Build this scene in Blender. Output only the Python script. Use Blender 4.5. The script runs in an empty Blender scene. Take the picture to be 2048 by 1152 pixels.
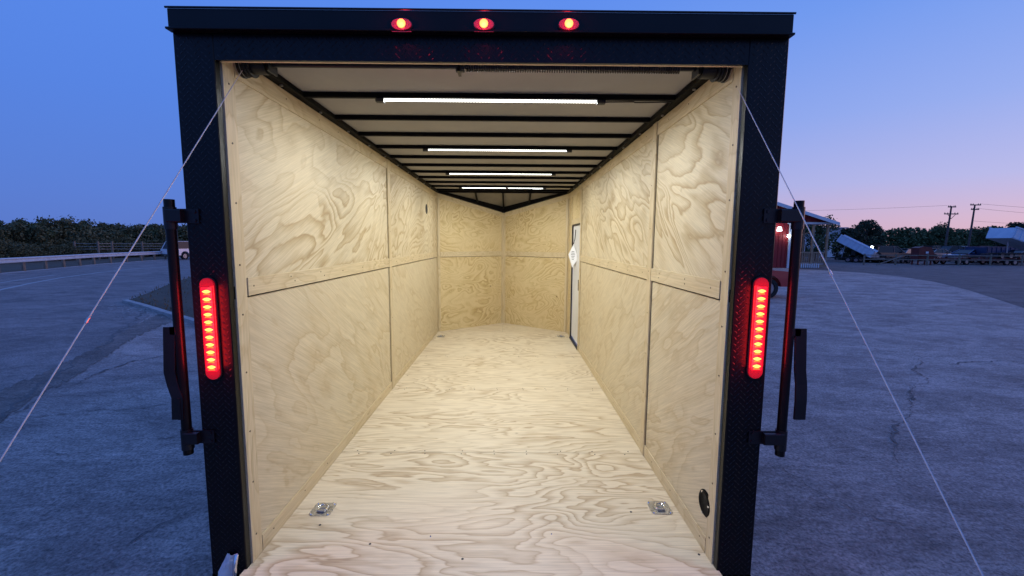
import bpy, math, random
from mathutils import Vector, Matrix, Euler
import numpy as np
R = math.radians
random.seed(7); rng = np.random.default_rng(7)
S = bpy.context.scene
C = bpy.data.collections.new('scene'); S.collection.children.link(C)

# ---------------------------------------------------------------- camera
CAMZ = 1.91; FPX = 855.0
cam = bpy.data.cameras.new('camera'); co = bpy.data.objects.new('camera', cam); C.objects.link(co)
cam.sensor_width = 36; cam.lens = FPX / 2048 * 36; cam.clip_end = 3000; cam.clip_start = 0.02
CR = Matrix.Rotation(R(-0.33), 3, 'Z') @ Matrix.Rotation(R(90 - 6.14), 3, 'X') @ Matrix.Rotation(R(0.40), 3, 'Z')
co.matrix_world = Matrix.Translation((0, 0, CAMZ)) @ CR.to_4x4()
S.camera = co

# ---------------------------------------------------------------- sky
SUNSET = R(75)      # azimuth of the afterglow, to the right of the trailer axis
w = bpy.data.worlds.new('World'); S.world = w; w.use_nodes = True
nt = w.node_tree; nt.nodes.clear()
def N(t, typ, **k):
    n = t.nodes.new(typ)
    for a, b in k.items(): setattr(n, a, b)
    return n
def ramp(t, stops, interp='LINEAR'):
    r = t.nodes.new('ShaderNodeValToRGB'); cr = r.color_ramp; cr.interpolation = interp
    while len(cr.elements) < len(stops): cr.elements.new(0.5)
    for e, (p, c) in zip(cr.elements, stops):
        e.position = p; e.color = (c, c, c, 1) if isinstance(c, (int, float)) else (*c, 1)
    return r
def mth(t, op, a, b=None, clamp=False):
    m = t.nodes.new('ShaderNodeMath'); m.operation = op; m.use_clamp = clamp
    for i, v in enumerate((a, b)):
        if v is None: continue
        if isinstance(v, (int, float)): m.inputs[i].default_value = v
        else: t.links.new(v, m.inputs[i])
    return m.outputs[0]
def mixc(t, f, a, b, blend='MIX'):
    m = t.nodes.new('ShaderNodeMix'); m.data_type = 'RGBA'; m.blend_type = blend
    for i, v in ((0, f), (6, a), (7, b)):
        if isinstance(v, (int, float)): m.inputs[i].default_value = v
        elif isinstance(v, tuple): m.inputs[i].default_value = (*v, 1)
        else: t.links.new(v, m.inputs[i])
    return m.outputs[2]
tc = N(nt, 'ShaderNodeTexCoord'); sp = N(nt, 'ShaderNodeSeparateXYZ'); nt.links.new(tc.outputs['Generated'], sp.inputs[0])
elev = mth(nt, 'MULTIPLY', sp.outputs[2], 2.0, True)            # 0 at the horizon, 1 from 30 degrees up
hor = mth(nt, 'SQRT', mth(nt, 'ADD', mth(nt, 'MULTIPLY', sp.outputs[0], sp.outputs[0]), mth(nt, 'MULTIPLY', sp.outputs[1], sp.outputs[1])))
dx = mth(nt, 'ADD', mth(nt, 'MULTIPLY', sp.outputs[0], math.sin(SUNSET)), mth(nt, 'MULTIPLY', sp.outputs[1], math.cos(SUNSET)))
az = mth(nt, 'DIVIDE', dx, mth(nt, 'MAXIMUM', hor, 0.02))
away = ramp(nt, [(0, (.088, .185, .58)), (.15, (.088, .200, .65)), (.5, (.088, .225, .76)), (1, (.10, .26, .86))])
near = ramp(nt, [(0, (.76, .46, .52)), (.09, (.69, .49, .64)), (.22, (.50, .50, .82)), (.46, (.32, .43, .87)), (.78, (.18, .34, .87)), (1, (.12, .28, .86))])
nt.links.new(elev, away.inputs[0]); nt.links.new(elev, near.inputs[0])
azr = ramp(nt, [(0, 0), (.45, .04), (.68, .42), (.85, .80), (1, 1)], 'EASE')
nt.links.new(mth(nt, 'ADD', mth(nt, 'MULTIPLY', az, .5), .5), azr.inputs[0])
grad = mixc(nt, azr.outputs[0], away.outputs[0], near.outputs[0])
sky = N(nt, 'ShaderNodeTexSky', sky_type='NISHITA', sun_disc=False, sun_elevation=R(1), sun_rotation=SUNSET)
bg1 = N(nt, 'ShaderNodeBackground'); bg1.inputs[1].default_value = 0.004; nt.links.new(sky.outputs[0], bg1.inputs[0])
bg2 = N(nt, 'ShaderNodeBackground'); bg2.inputs[1].default_value = 1.0; nt.links.new(grad, bg2.inputs[0])
ad = N(nt, 'ShaderNodeAddShader'); nt.links.new(bg1.outputs[0], ad.inputs[0]); nt.links.new(bg2.outputs[0], ad.inputs[1])
wo = N(nt, 'ShaderNodeOutputWorld'); nt.links.new(ad.outputs[0], wo.inputs[0])
sl = bpy.data.lights.new('afterglow', 'SUN'); sl.energy = 0.6; sl.angle = R(40); sl.color = (1, .55, .52)
so = bpy.data.objects.new('afterglow', sl); C.objects.link(so)
so.rotation_euler = Vector((-math.sin(SUNSET), -math.cos(SUNSET), -math.tan(R(8)))).to_track_quat('-Z', 'Y').to_euler()
S.view_settings.view_transform = 'Standard'; S.view_settings.look = 'None'
S.view_settings.exposure = 0; S.view_settings.gamma = 1; S.view_settings.use_curve_mapping = False

# ---------------------------------------------------------------- geometry of the place
def ray(px, py): return CR @ Vector(((px - 1024) / FPX, (576 - py) / FPX, -1))
def on_z(px, py, z=0.0):
    d = ray(px, py); t = (z - CAMZ) / d.z; return Vector((d.x * t, d.y * t, z))
def on_y(px, py, y):
    d = ray(px, py); t = y / d.y; return Vector((d.x * t, y, CAMZ + d.z * t))
def on_x(px, py, x):
    d = ray(px, py); t = x / d.x; return Vector((x, d.y * t, CAMZ + d.z * t))

# ---------------------------------------------------------------- materials
def mat(name, col=(.5, .5, .5), rough=.5, metal=0, spec=.5, emit=None, es=1, coat=0):
    m = bpy.data.materials.new(name); m.use_nodes = True; b = m.node_tree.nodes['Principled BSDF']
    b.inputs['Base Color'].default_value = (*col, 1); b.inputs['Roughness'].default_value = rough
    b.inputs['Metallic'].default_value = metal; b.inputs['Specular IOR Level'].default_value = spec
    b.inputs['Coat Weight'].default_value = coat
    if emit: b.inputs['Emission Color'].default_value = (*emit, 1); b.inputs['Emission Strength'].default_value = es
    return m
def noise(t, vec, scale, detail=3, rough=.5, dist=0, dims='3D'):
    n = N(t, 'ShaderNodeTexNoise', noise_dimensions=dims); n.inputs['Scale'].default_value = scale
    n.inputs['Detail'].default_value = detail; n.inputs['Roughness'].default_value = rough; n.inputs['Distortion'].default_value = dist
    if vec is not None: t.links.new(vec, n.inputs['Vector'])
    return n.outputs['Fac']
def vmap(t, vec, scale, loc=(0, 0, 0), rot=(0, 0, 0)):
    m = N(t, 'ShaderNodeMapping'); m.inputs['Scale'].default_value = scale; m.inputs['Location'].default_value = loc
    m.inputs['Rotation'].default_value = rot; t.links.new(vec, m.inputs['Vector']); return m.outputs[0]
def bump(t, h, strength, dist, b):
    n = N(t, 'ShaderNodeBump'); n.inputs['Strength'].default_value = strength; n.inputs['Distance'].default_value = dist
    t.links.new(h, n.inputs['Height']); t.links.new(n.outputs[0], b.inputs['Normal'])
def varied(name, c1, c2, scale=3, rough=.6, spec=.4, metal=0, bstr=.1, bscale=60, detail=5):
    m = mat(name, c1, rough, metal, spec); t = m.node_tree; b = t.nodes['Principled BSDF']
    o = N(t, 'ShaderNodeTexCoord').outputs['Object']
    n = noise(t, o, scale, detail, .6); r = ramp(t, [(.35, 0.0), (.65, 1.0)]); t.links.new(n, r.inputs[0])
    t.links.new(mixc(t, r.outputs[0], c1, c2), b.inputs['Base Color'])
    n2 = noise(t, o, bscale, 3)
    t.links.new(mth(t, 'ADD', mth(t, 'MULTIPLY', n2, .2), rough - .1), b.inputs['Roughness'])
    if bstr: bump(t, n2, bstr, .01, b)
    return m
def plywood(name, grain, pale=(.64, .55, .375), mid=(.45, .34, .18), dark=(.34, .215, .10), rings=9.0, amount=1.0, rot=0, warm=.35, along=1.0, jag=1.0):
    """rotary cut pine veneer: contour lines of a slow field, stretched along the grain axis"""
    m = mat(name, pale, .5, 0, .35); t = m.node_tree; b = t.nodes['Principled BSDF']
    o = N(t, 'ShaderNodeTexCoord').outputs['Object']; oi = N(t, 'ShaderNodeObjectInfo')
    off = N(t, 'ShaderNodeCombineXYZ')
    for k, f in enumerate((37.0, 91.0, 53.0)): t.links.new(mth(t, 'MULTIPLY', oi.outputs['Random'], f), off.inputs[k])
    va = N(t, 'ShaderNodeVectorMath', operation='ADD'); t.links.new(o, va.inputs[0]); t.links.new(off.outputs[0], va.inputs[1])
    # grain frame: x' along the grain
    if grain == 'x': e = (0, 0, 0)
    elif grain == 'y': e = (0, 0, R(-90))
    else: e = (0, R(90), 0)
    v0 = vmap(t, va.outputs[0], (1, 1, 1), rot=e)
    if rot: v0 = vmap(t, v0, (1, 1, 1), rot=(rot if grain == 'q' else 0, rot if grain in 'xy' else 0, 0))
    f1 = noise(t, vmap(t, v0, (.62 * along, 2.1, 2.1)), 1.0, 2.2, .52, .9)
    f2 = noise(t, vmap(t, v0, (2.4 * along, 7.5, 7.5)), 1.0, 2, .5, .6)
    f3 = noise(t, vmap(t, v0, (7.0 * along, 26, 26)), 1.0, 2, .5, .3)
    fld = mth(t, 'ADD', mth(t, 'ADD', mth(t, 'MULTIPLY', f1, rings * 2.2), mth(t, 'MULTIPLY', f2, 3.0 * jag)), mth(t, 'MULTIPLY', f3, .8 * jag))
    fr = mth(t, 'FRACT', fld)
    rr = ramp(t, [(0, .10), (.10, .0), (.38, .12), (.58, .50), (.74, .78), (.86, 1.0), (.94, .6), (1, .10)]); t.links.new(fr, rr.inputs[0])
    amp = noise(t, vmap(t, v0, (1.2, 2.4, 2.4), (5, 3, 1)), 1.0, 2)     # veneers fade in and out
    ar = ramp(t, [(.33, .22), (.60, 1.0)]); t.links.new(amp, ar.inputs[0])
    fac = mth(t, 'MULTIPLY', mth(t, 'MULTIPLY', rr.outputs[0], ar.outputs[0]), amount)
    c = mixc(t, mth(t, 'MULTIPLY', fac, .95, True), pale, mid)
    line = ramp(t, [(.80, 0.0), (.885, 1.0), (.94, .0)]); t.links.new(fr, line.inputs[0])
    c = mixc(t, mth(t, 'MULTIPLY', mth(t, 'MULTIPLY', line.outputs[0], ar.outputs[0]), .42 * amount), c, dark)
    fib = noise(t, vmap(t, v0, (5, 190, 190)), 1.0, 3, .6)
    fb = ramp(t, [(.3, .80), (.7, 1.08)]); t.links.new(fib, fb.inputs[0])
    c = mixc(t, 1.0, c, fb.outputs[0], 'MULTIPLY')
    bl = noise(t, v0, 1.7, 3, .6); br = ramp(t, [(.35, 0.0), (.75, 1.0)]); t.links.new(bl, br.inputs[0])
    c = mixc(t, mth(t, 'MULTIPLY', br.outputs[0], warm), c, (.56, .42, .22))
    vo = N(t, 'ShaderNodeTexVoronoi', feature='F1'); vo.inputs['Scale'].default_value = 3.1; t.links.new(vmap(t, v0, (1, 1.0, 1.0)), vo.inputs['Vector'])
    kr = ramp(t, [(.020, 1.0), (.034, .35), (.06, 0.0)]); t.links.new(vo.outputs['Distance'], kr.inputs[0])
    sc = N(t, 'ShaderNodeSeparateColor'); t.links.new(vo.outputs['Color'], sc.inputs[0])
    km = mth(t, 'MULTIPLY', kr.outputs[0], mth(t, 'GREATER_THAN', sc.outputs[0], .45))
    c = mixc(t, mth(t, 'MULTIPLY', km, .85), c, (.12, .06, .03))
    t.links.new(c, b.inputs['Base Color'])
    bump(t, mth(t, 'ADD', mth(t, 'MULTIPLY', fib, .5), fac), .12, .003, b)
    return m
M = {}
M['ply_wall'] = plywood('plywood_wall', 'y', rings=6.5, rot=R(24), amount=1.0, along=1.25, jag=.45, mid=(.40, .295, .15), warm=.22)
M['ply_low'] = plywood('plywood_wall_low', 'y', pale=(.62, .53, .36), rings=4.0, rot=R(-30), amount=.5, along=1.3, jag=.6, warm=.2)
M['ply_nose'] = plywood('plywood_nose', 'x', pale=(.68, .55, .31), mid=(.48, .35, .145), rings=8.5, warm=.45, amount=1.15, jag=.5, along=.8)
M['ply_floor'] = plywood('plywood_floor', 'x', pale=(.70, .605, .445), mid=(.50, .395, .26), dark=(.34, .24, .14), rings=9.0, warm=.10, along=.85, amount=1.2)
M['trim_h'] = plywood('trim_lengthwise', 'y', pale=(.62, .515, .33), rings=5, amount=.6)
M['trim_v'] = plywood('trim_upright', 'z', pale=(.62, .515, .33), rings=5, amount=.6)
M['trim_x'] = plywood('trim_crosswise', 'x', pale=(.62, .515, .33), rings=5, amount=.6)
M['black'] = varied('black_painted_aluminium', (.0028, .0026, .003), (.005, .0046, .0055), 6, .32, .22, 0, .03, 300)
M['black_steel'] = varied('black_painted_steel', (.005, .005, .006), (.009, .009, .011), 8, .38, .35, 0, .05, 200)
M['tread'] = mat('tread_paint', (.004, .0038, .0045), .30, 0, .36)
M['black_inner'] = varied('black_painted_bow', (.0022, .0022, .003), (.0035, .0035, .005), 8, .6, .10)
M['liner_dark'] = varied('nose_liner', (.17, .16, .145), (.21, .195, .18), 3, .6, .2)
M['black_satin'] = varied('black_satin', (.012, .012, .013), (.022, .022, .024), 10, .5, .4)
M['liner'] = varied('ceiling_liner', (.30, .285, .265), (.345, .33, .305), 1.5, .85, .02, 0, .01, 20)
M['chrome'] = mat('bright_zinc', (.75, .76, .78), .16, 1)
M['zinc'] = varied('zinc_plate', (.42, .43, .46), (.52, .53, .56), 12, .30, .5, 1, 0, 90)
M['cable'] = varied('galvanised_cable', (.50, .46, .48), (.60, .56, .58), 40, .65, .3, 0, 0)
M['white'] = varied('white_door', (.62, .63, .64), (.70, .71, .72), 2, .45)
M['paper'] = mat('paper', (.82, .84, .88), .8)
M['ink'] = mat('ink', (.03, .03, .04), .7)
M['rubber'] = varied('rubber', (.010, .010, .010), (.02, .02, .02), 10, .8)
M['rim'] = mat('wheel_rim', (.35, .36, .38), .35, 1)
M['glass_dark'] = mat('dark_glass', (.01, .012, .016), .12, 0, .3)
def led_mat():
    m = mat('led_strip', (.9, .9, .9), .4, emit=(.975, 1.0, .92), es=LED)
    t = m.node_tree; b = t.nodes['Principled BSDF']; o = N(t, 'ShaderNodeTexCoord').outputs['Object']
    s = N(t, 'ShaderNodeSeparateXYZ'); t.links.new(o, s.inputs[0])
    q = mth(t, 'ADD', mth(t, 'MULTIPLY', mth(t, 'SINE', mth(t, 'MULTIPLY', s.outputs[0], 2 * math.pi / .0155)), .35), .75)
    t.links.new(mth(t, 'MULTIPLY', q, LED), b.inputs['Emission Strength']); return m
LED = 5.0
M['led'] = led_mat()
M['red_lens'] = mat('red_lens_lit', (.10, .01, .02), .12, 0, .5, emit=(1, .006, .018), es=2.0, coat=1)
M['red_lens_end'] = mat('red_lens_clear', (.10, .01, .02), .12, 0, .5, emit=(1, .006, .02), es=.28, coat=.3)
M['red_led'] = mat('red_led', (.8, .1, .02), .3, emit=(1, .23, .04), es=5.5)
M['red_core'] = mat('red_led_core', (.8, .1, .02), .3, emit=(1, .10, .012), es=2.6)
M['red_hot'] = mat('marker_led', (.3, .1, .05), .3, emit=(1, .33, .06), es=2.6)
M['marker_lens'] = mat('marker_lens_lit', (.10, .01, .02), .1, 0, .5, emit=(1, .005, .02), es=.16, coat=1)

# ---------------------------------------------------------------- mesh helpers
class MB:
    def __init__(s): s.v = []; s.f = []
    def add(s, v, f, mtx=None):
        o = len(s.v)
        s.v += [tuple(mtx @ Vector(p)) if mtx else tuple(p) for p in v]; s.f += [tuple(i + o for i in q) for q in f]; return s
    def box(s, x0, x1, y0, y1, z0, z1, mtx=None, bev=0):
        if bev <= 0:
            v = [(x, y, z) for x in (x0, x1) for y in (y0, y1) for z in (z0, z1)]
            return s.add(v, [(0, 1, 3, 2), (4, 6, 7, 5), (0, 4, 5, 1), (2, 3, 7, 6), (0, 2, 6, 4), (1, 5, 7, 3)], mtx)
        d = (x1 - x0, y1 - y0, z1 - z0); k = min(range(3), key=lambda i: -d[i])       # chamfer round the longest axis
        a = [i for i in range(3) if i != k]; lo = (x0, y0, z0); hi = (x1, y1, z1)
        pr = []
        for (u, w_, su, sw) in ((lo[a[0]], lo[a[1]], 1, 1), (hi[a[0]], lo[a[1]], -1, 1), (hi[a[0]], hi[a[1]], -1, -1), (lo[a[0]], hi[a[1]], 1, -1)):
            p1 = (u + su * bev, w_); p2 = (u, w_ + sw * bev)
            pr += [p2, p1] if (su * sw > 0) else [p1, p2]
        v = []
        for e in (lo[k], hi[k]):
            for (u, w_) in pr:
                q = [0, 0, 0]; q[k] = e; q[a[0]] = u; q[a[1]] = w_; v.append(tuple(q))
        n = 8; f = [tuple(range(n))[::-1], tuple(range(n, 2 * n))] + [(i, (i + 1) % n, n + (i + 1) % n, n + i) for i in range(n)]
        return s.add(v, f, mtx)
    def prism(s, poly, axis, a0, a1, mtx=None):
        """poly in the two other axes (in xyz order), extruded along axis"""
        n = len(poly); v = []
        for a in (a0, a1):
            for (p, q) in poly:
                v.append({'x': (a, p, q), 'y': (p, a, q), 'z': (p, q, a)}[axis])
        return s.add(v, [tuple(range(n))[::-1], tuple(range(n, 2 * n))] + [(i, (i + 1) % n, n + (i + 1) % n, n + i) for i in range(n)], mtx)
    def tube(s, pts, r, n=8, cap=True, mtx=None):
        pts = [Vector(p) for p in pts]; rs = r if isinstance(r, (list, tuple)) else [r] * len(pts); v = []
        up = None
        for i, p in enumerate(pts):
            d = (pts[min(i + 1, len(pts) - 1)] - pts[max(i - 1, 0)]).normalized()
            if up is None: up = d.orthogonal().normalized()
            up = (up - d * up.dot(d)).normalized(); sd = d.cross(up)
            for k in range(n):
                a = 2 * math.pi * k / n; v.append(p + (up * math.cos(a) + sd * math.sin(a)) * rs[i])
        f = [(i * n + k, i * n + (k + 1) % n, (i + 1) * n + (k + 1) % n, (i + 1) * n + k) for i in range(len(pts) - 1) for k in range(n)]
        if cap: f += [tuple(range(n))[::-1], tuple(range((len(pts) - 1) * n, len(pts) * n))]
        return s.add(v, f, mtx)
    def cyl(s, c, axis, r, h, n=20, mtx=None, r2=None):
        c = Vector(c); d = {'x': Vector((1, 0, 0)), 'y': Vector((0, 1, 0)), 'z': Vector((0, 0, 1))}[axis] * (h / 2)
        return s.tube([c - d, c + d], [r, r if r2 is None else r2], n, True, mtx)
    def build(s, name, m, parent=None, smooth=False, origin=None):
        V = np.array(s.v, dtype=float); o = Vector(((V.min(0) + V.max(0)) / 2).tolist()) if origin is None else Vector(origin)
        me = bpy.data.meshes.new(name); me.from_pydata((V - np.array(o)).tolist(), [], s.f); me.materials.append(m)
        if smooth:
            me.polygons.foreach_set('use_smooth', [True] * len(me.polygons))
            try: me.set_sharp_from_angle(angle=R(40))
            except Exception: pass
        ob = bpy.data.objects.new(name, me); C.objects.link(ob); ob.parent = parent
        ob.location = o - wloc(parent); return ob
def wloc(o):
    l = Vector((0, 0, 0))
    while o: l += o.location; o = o.parent
    return l
def tag(o, label=None, cat=None, group=None, kind=None):
    for k, v in (('label', label), ('category', cat), ('group', group), ('kind', kind)):
        if v: o[k] = v
    return o
def empty(name, loc=(0, 0, 0), label=None, cat=None, group=None, parent=None):
    o = bpy.data.objects.new(name, None); C.objects.link(o); o.parent = parent; o.location = Vector(loc) - wloc(parent)
    o.empty_display_size = .2; return tag(o, label, cat, group)
def copy_tree(o, parent=None):
    c = o.copy(); C.objects.link(c); c.parent = parent
    for ch in list(o.children): copy_tree(ch, c)
    return c
def share(o, loc, parent):
    c = o.copy(); C.objects.link(c); c.parent = parent; c.location = Vector(loc) - wloc(parent)
    return c

# ================================================================ GROUND
def ground_mat(name, c1, c2, c3, bs=.5, gravel=42, rough=.85):
    m = mat(name, c1, rough, 0, .3); t = m.node_tree; b = t.nodes['Principled BSDF']
    o = N(t, 'ShaderNodeTexCoord').outputs['Object']
    n1 = noise(t, vmap(t, o, (1, 1, 1), rot=(0, 0, .4)), .35, 6, .62, .3); r1 = ramp(t, [(.36, 0.0), (.64, 1.0)]); t.links.new(n1, r1.inputs[0])
    n2 = noise(t, vmap(t, o, (.8, 2.4, 1), rot=(0, 0, R(28))), 1.6, 9, .78); r2 = ramp(t, [(.50, 0.0), (.72, 1.0)]); t.links.new(n2, r2.inputs[0])
    n3 = noise(t, o, gravel, 4, .75); r3 = ramp(t, [(.32, .40), (.5, 1.0), (.70, 1.6)]); t.links.new(n3, r3.inputs[0])
    c = mixc(t, r1.outputs[0], c1, c2); c = mixc(t, mth(t, 'MULTIPLY', r2.outputs[0], .65), c, c3)
    c = mixc(t, 1.0, c, r3.outputs[0], 'MULTIPLY'); t.links.new(c, b.inputs['Base Color'])
    n5 = noise(t, vmap(t, o, (1, 2.2, 1), rot=(0, 0, R(24))), 7.0, 8, .74, .4); r5 = ramp(t, [(.30, .55), (.46, .90), (.58, 1.05), (.75, 1.55)]); t.links.new(n5, r5.inputs[0])
    c = mixc(t, 1.0, c, r5.outputs[0], 'MULTIPLY'); t.links.new(c, b.inputs['Base Color'])
    n6 = noise(t, vmap(t, o, (1, 1.6, 1), rot=(0, 0, R(-15))), .9, 5, .7, .8); r6 = ramp(t, [(.32, .60), (.64, 1.16)]); t.links.new(n6, r6.inputs[0])
    c = mixc(t, 1.0, c, r6.outputs[0], 'MULTIPLY'); t.links.new(c, b.inputs['Base Color'])
    n4 = mth(t, 'ADD', noise(t, o, 14, 5, .7), mth(t, 'MULTIPLY', n5, 2.0))
    bump(t, mth(t, 'ADD', mth(t, 'MULTIPLY', n3, .5), mth(t, 'ADD', n4, mth(t, 'MULTIPLY', n2, 1.6))), bs, .03, b); return m
M['lot'] = ground_mat('worn_lot_asphalt', (.45, .355, .32), (.54, .43, .38), (.22, .175, .16), .75)
M['road'] = ground_mat('road_asphalt', (.26, .215, .20), (.31, .255, .235), (.20, .165, .155), .35)
M['yard'] = ground_mat('dark_gravel_yard', (.15, .13, .125), (.185, .16, .15), (.10, .09, .088), .5)
M['crack'] = mat('crack_tar', (.14, .12, .11), .9)
M['dirt'] = ground_mat('dirt_strip', (.24, .19, .165), (.34, .275, .24), (.13, .105, .09), .9)
M['paint'] = varied('worn_white_paint', (.36, .34, .33), (.46, .44, .42), 6, .8)
M['kerb'] = varied('old_concrete', (.30, .29, .27), (.42, .40, .38), 3, .85, .3, 0, .4, 60)
M['soil'] = varied('dry_verge_soil', (.10, .07, .048), (.15, .11, .075), 1.2, .9, .2, 0, .6, 20)
M['grass'] = varied('dry_grass', (.13, .10, .055), (.17, .13, .075), 1.2, .9, .2, 0, 0)
def sheet(name, pts, z, m, sub=None):
    b = MB(); b.add([(p[0], p[1], z) for p in pts], [tuple(range(len(pts)))]); o = b.build(name, m); return tag(o, kind='structure')
tag(MB().add([(-900, -900, 0), (900, -900, 0), (900, 900, 0), (-900, 900, 0)], [(0, 1, 2, 3)]).build('ground', M['lot'], origin=(0, 0, 0)), kind='structure')
def gp(l): return [on_z(x, y) for x, y in l]
road_edge = gp([(-700, 1150), (-330, 1010), (0, 838), (60, 795), (130, 745), (200, 695), (262, 655), (300, 632)])
road_in = gp([(262, 606), (300, 585), (345, 565), (400, 548), (470, 533), (560, 521), (700, 512)])
road_out = gp([(700, 500), (400, 507), (330, 520), (200, 529), (90, 540), (0, 548), (-250, 590), (-700, 700)])
sheet('road', [(p.x, p.y) for p in road_edge + road_in + road_out], .004, M['road'])
yard = gp([(1600, 538), (1650, 541), (1720, 545), (1800, 553), (1870, 564), (1940, 581), (2048, 616), (2300, 720)]) + [Vector((160, 30, 0)), Vector((160, 220, 0)), Vector((30, 220, 0))]
sheet('yard', [(p.x, p.y) for p in yard], .004, M['yard'])
# land beyond the guardrail and the tree lines
sheet('roadside_land', [(p.x, p.y) for p in gp([(-700, 690), (-250, 585), (0, 546), (90, 538), (200, 527.5), (330, 518.5), (400, 506)]) ] + [(-60, 400), (-420, 400), (-420, 10)], .006, M['soil'])
sheet('far_field', [(-60, 150), (200, 150), (600, 200), (600, 700), (-300, 700), (-60, 260)], .010, M['soil'])
du = gp([(-330, 985), (0, 782), (90, 744), (190, 697), (262, 653), (322, 626)]); dl = gp([(-330, 1050), (0, 842), (100, 782), (200, 722), (275, 672), (352, 640)])
rj = random.Random(4); U = []; Lo = []
for (a, c, e, g) in zip(du, du[1:], dl, dl[1:]):
    n = max(1, int((c - a).length / .08))
    for k in range(n):
        nr = Vector((-(c - a).y, (c - a).x, 0)).normalized(); uu = a.lerp(c, k / n); ll = e.lerp(g, k / n)
        U.append(uu.lerp(ll, rj.uniform(-.06, .10))); Lo.append(ll.lerp(uu, rj.uniform(-.08, .14)))
b = MB(); n = len(U); b.add([(p.x, p.y, .0065) for p in U + Lo], [(k, k + 1, n + k + 1, n + k) for k in range(n - 1)])
tag(b.build('dirt_strip', M['dirt']), kind='structure')
# cracks: thin ragged strips of tar and missing stone
def crack(pts, w0, seed, name='crack'):
    rr = random.Random(seed); P = []
    pts = [Vector(p) for p in pts]
    for a, b in zip(pts, pts[1:]):
        n = max(3, int((b - a).length / .045))
        for i in range(n): P.append(a.lerp(b, i / n))
    P.append(pts[-1]); L = []; Rr = []; wob = 0
    for i, p in enumerate(P):
        d = (P[min(i + 1, len(P) - 1)] - P[max(i - 1, 0)]).normalized(); s = Vector((-d.y, d.x, 0))
        wob = wob * .93 + rr.uniform(-.032, .032); q = p + s * wob
        ww = w0 * rr.uniform(.12, 1.0) * (1 if rr.random() > .08 else 2.2) * (.55 + .45 * math.sin(i * .13 + seed) * math.sin(i * .047)) * min(1, (len(P) - i) / 6, (i + 1) / 4)
        L.append(q + s * ww / 2); Rr.append(q - s * ww / 2 * rr.uniform(.5, 1))
    b = MB(); n = len(L); b.add([(*v.xy, .009) for v in L + Rr], [(i, i + 1, n + i + 1, n + i) for i in range(n - 1)])
    return tag(b.build(name, M['crack']), kind='structure')
crack(gp([(-330, 1015), (0, 822), (70, 775), (150, 730), (205, 700), (250, 660), (285, 630), (310, 618)]), .11, 1)
crack(gp([(0, 845), (90, 800), (200, 742), (262, 722), (400, 696)]), .06, 2)
crack(gp([(40, 838), (150, 828), (240, 824), (300, 815), (390, 806)]), .05, 3)
crack(gp([(1830, 705), (1845, 730), (1838, 762), (1822, 790), (1818, 815), (1800, 850), (1785, 880), (1770, 925)]), .035, 4)
crack(gp([(1815, 770), (1825, 800), (1832, 790)]), .03, 5)
crack(gp([(1700, 680), (1760, 700), (1850, 715), (1900, 722)]), .03, 6)
crack(gp([(1560, 930), (1640, 985), (1760, 1040), (1850, 1050)]), .02, 7)
crack(gp([(1880, 625), (1960, 632)]), .07, 8)
crack(gp([(230, 1100), (330, 1040), (420, 1000)]), .03, 9)
crack(gp([(30, 1060), (120, 1010), (260, 940)]), .015, 10)
crack(gp([(2050, 725), (1980, 722), (1900, 730)]), .05, 11)
crack(gp([(80, 905), (180, 900), (300, 870), (400, 862)]), .015, 12)
# painted lines on the road
def stripe(pts, w_, name='road_line'):
    P = gp(pts); b = MB(); L = []; Q = []
    for i, p in enumerate(P):
        d = (P[min(i + 1, len(P) - 1)] - P[max(i - 1, 0)]).normalized(); s = Vector((-d.y, d.x, 0)) * w_ / 2
        L.append(p + s); Q.append(p - s)
    n = len(L); b.add([(*v.xy, .008) for v in L + Q], [(i, i + 1, n + i + 1, n + i) for i in range(n - 1)])
    return tag(b.build(name, M['paint']), kind='structure')
stripe([(-200, 628), (0, 580), (60, 567), (120, 556), (200, 545), (280, 537), (340, 533)], .16)
stripe([(-200, 596), (0, 566), (60, 557), (110, 550)], .12)
# verge island with its kerb
vg = gp([(252, 603), (300, 585), (345, 566), (400, 549), (470, 534), (560, 523), (640, 560), (620, 640), (520, 665), (410, 645), (330, 625)])
b = MB(); n = len(vg); cc = sum(vg, Vector()) / n
b.add([(*p.xy, .012) for p in vg] + [(*p.lerp(cc, .12).xy, .09) for p in vg] + [(*cc.xy, .12)],
      [(i, (i + 1) % n, n + (i + 1) % n, n + i) for i in range(n)] + [(n + i, n + (i + 1) % n, 2 * n) for i in range(n)])
tag(b.build('verge', M['soil'], smooth=True), kind='structure')
kp = gp([(250, 604), (290, 615), (330, 628), (370, 640), (410, 652), (470, 668)])
b = MB()
for a, c in zip(kp, kp[1:]):
    d = (c - a).normalized(); s = Vector((-d.y, d.x, 0)) * .07
    g = d * .006; v = [a + g - s, c - g - s, c - g + s, a + g + s]
    b.add([(*p.xy, 0) for p in v] + [(*p.xy, .075) for p in v], [(0, 1, 5, 4), (1, 2, 6, 5), (2, 3, 7, 6), (3, 0, 4, 7), (4, 5, 6, 7)])
tag(b.build('kerb', M['kerb']), kind='structure')
def in_poly(x, y, P):
    c = False; j = len(P) - 1
    for i in range(len(P)):
        if (P[i].y > y) != (P[j].y > y) and x < (P[j].x - P[i].x) * (y - P[i].y) / (P[j].y - P[i].y) + P[i].x: c = not c
        j = i
    return c
b = MB(); xs = [p.x for p in vg]; ys = [p.y for p in vg]; k = 0
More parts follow.
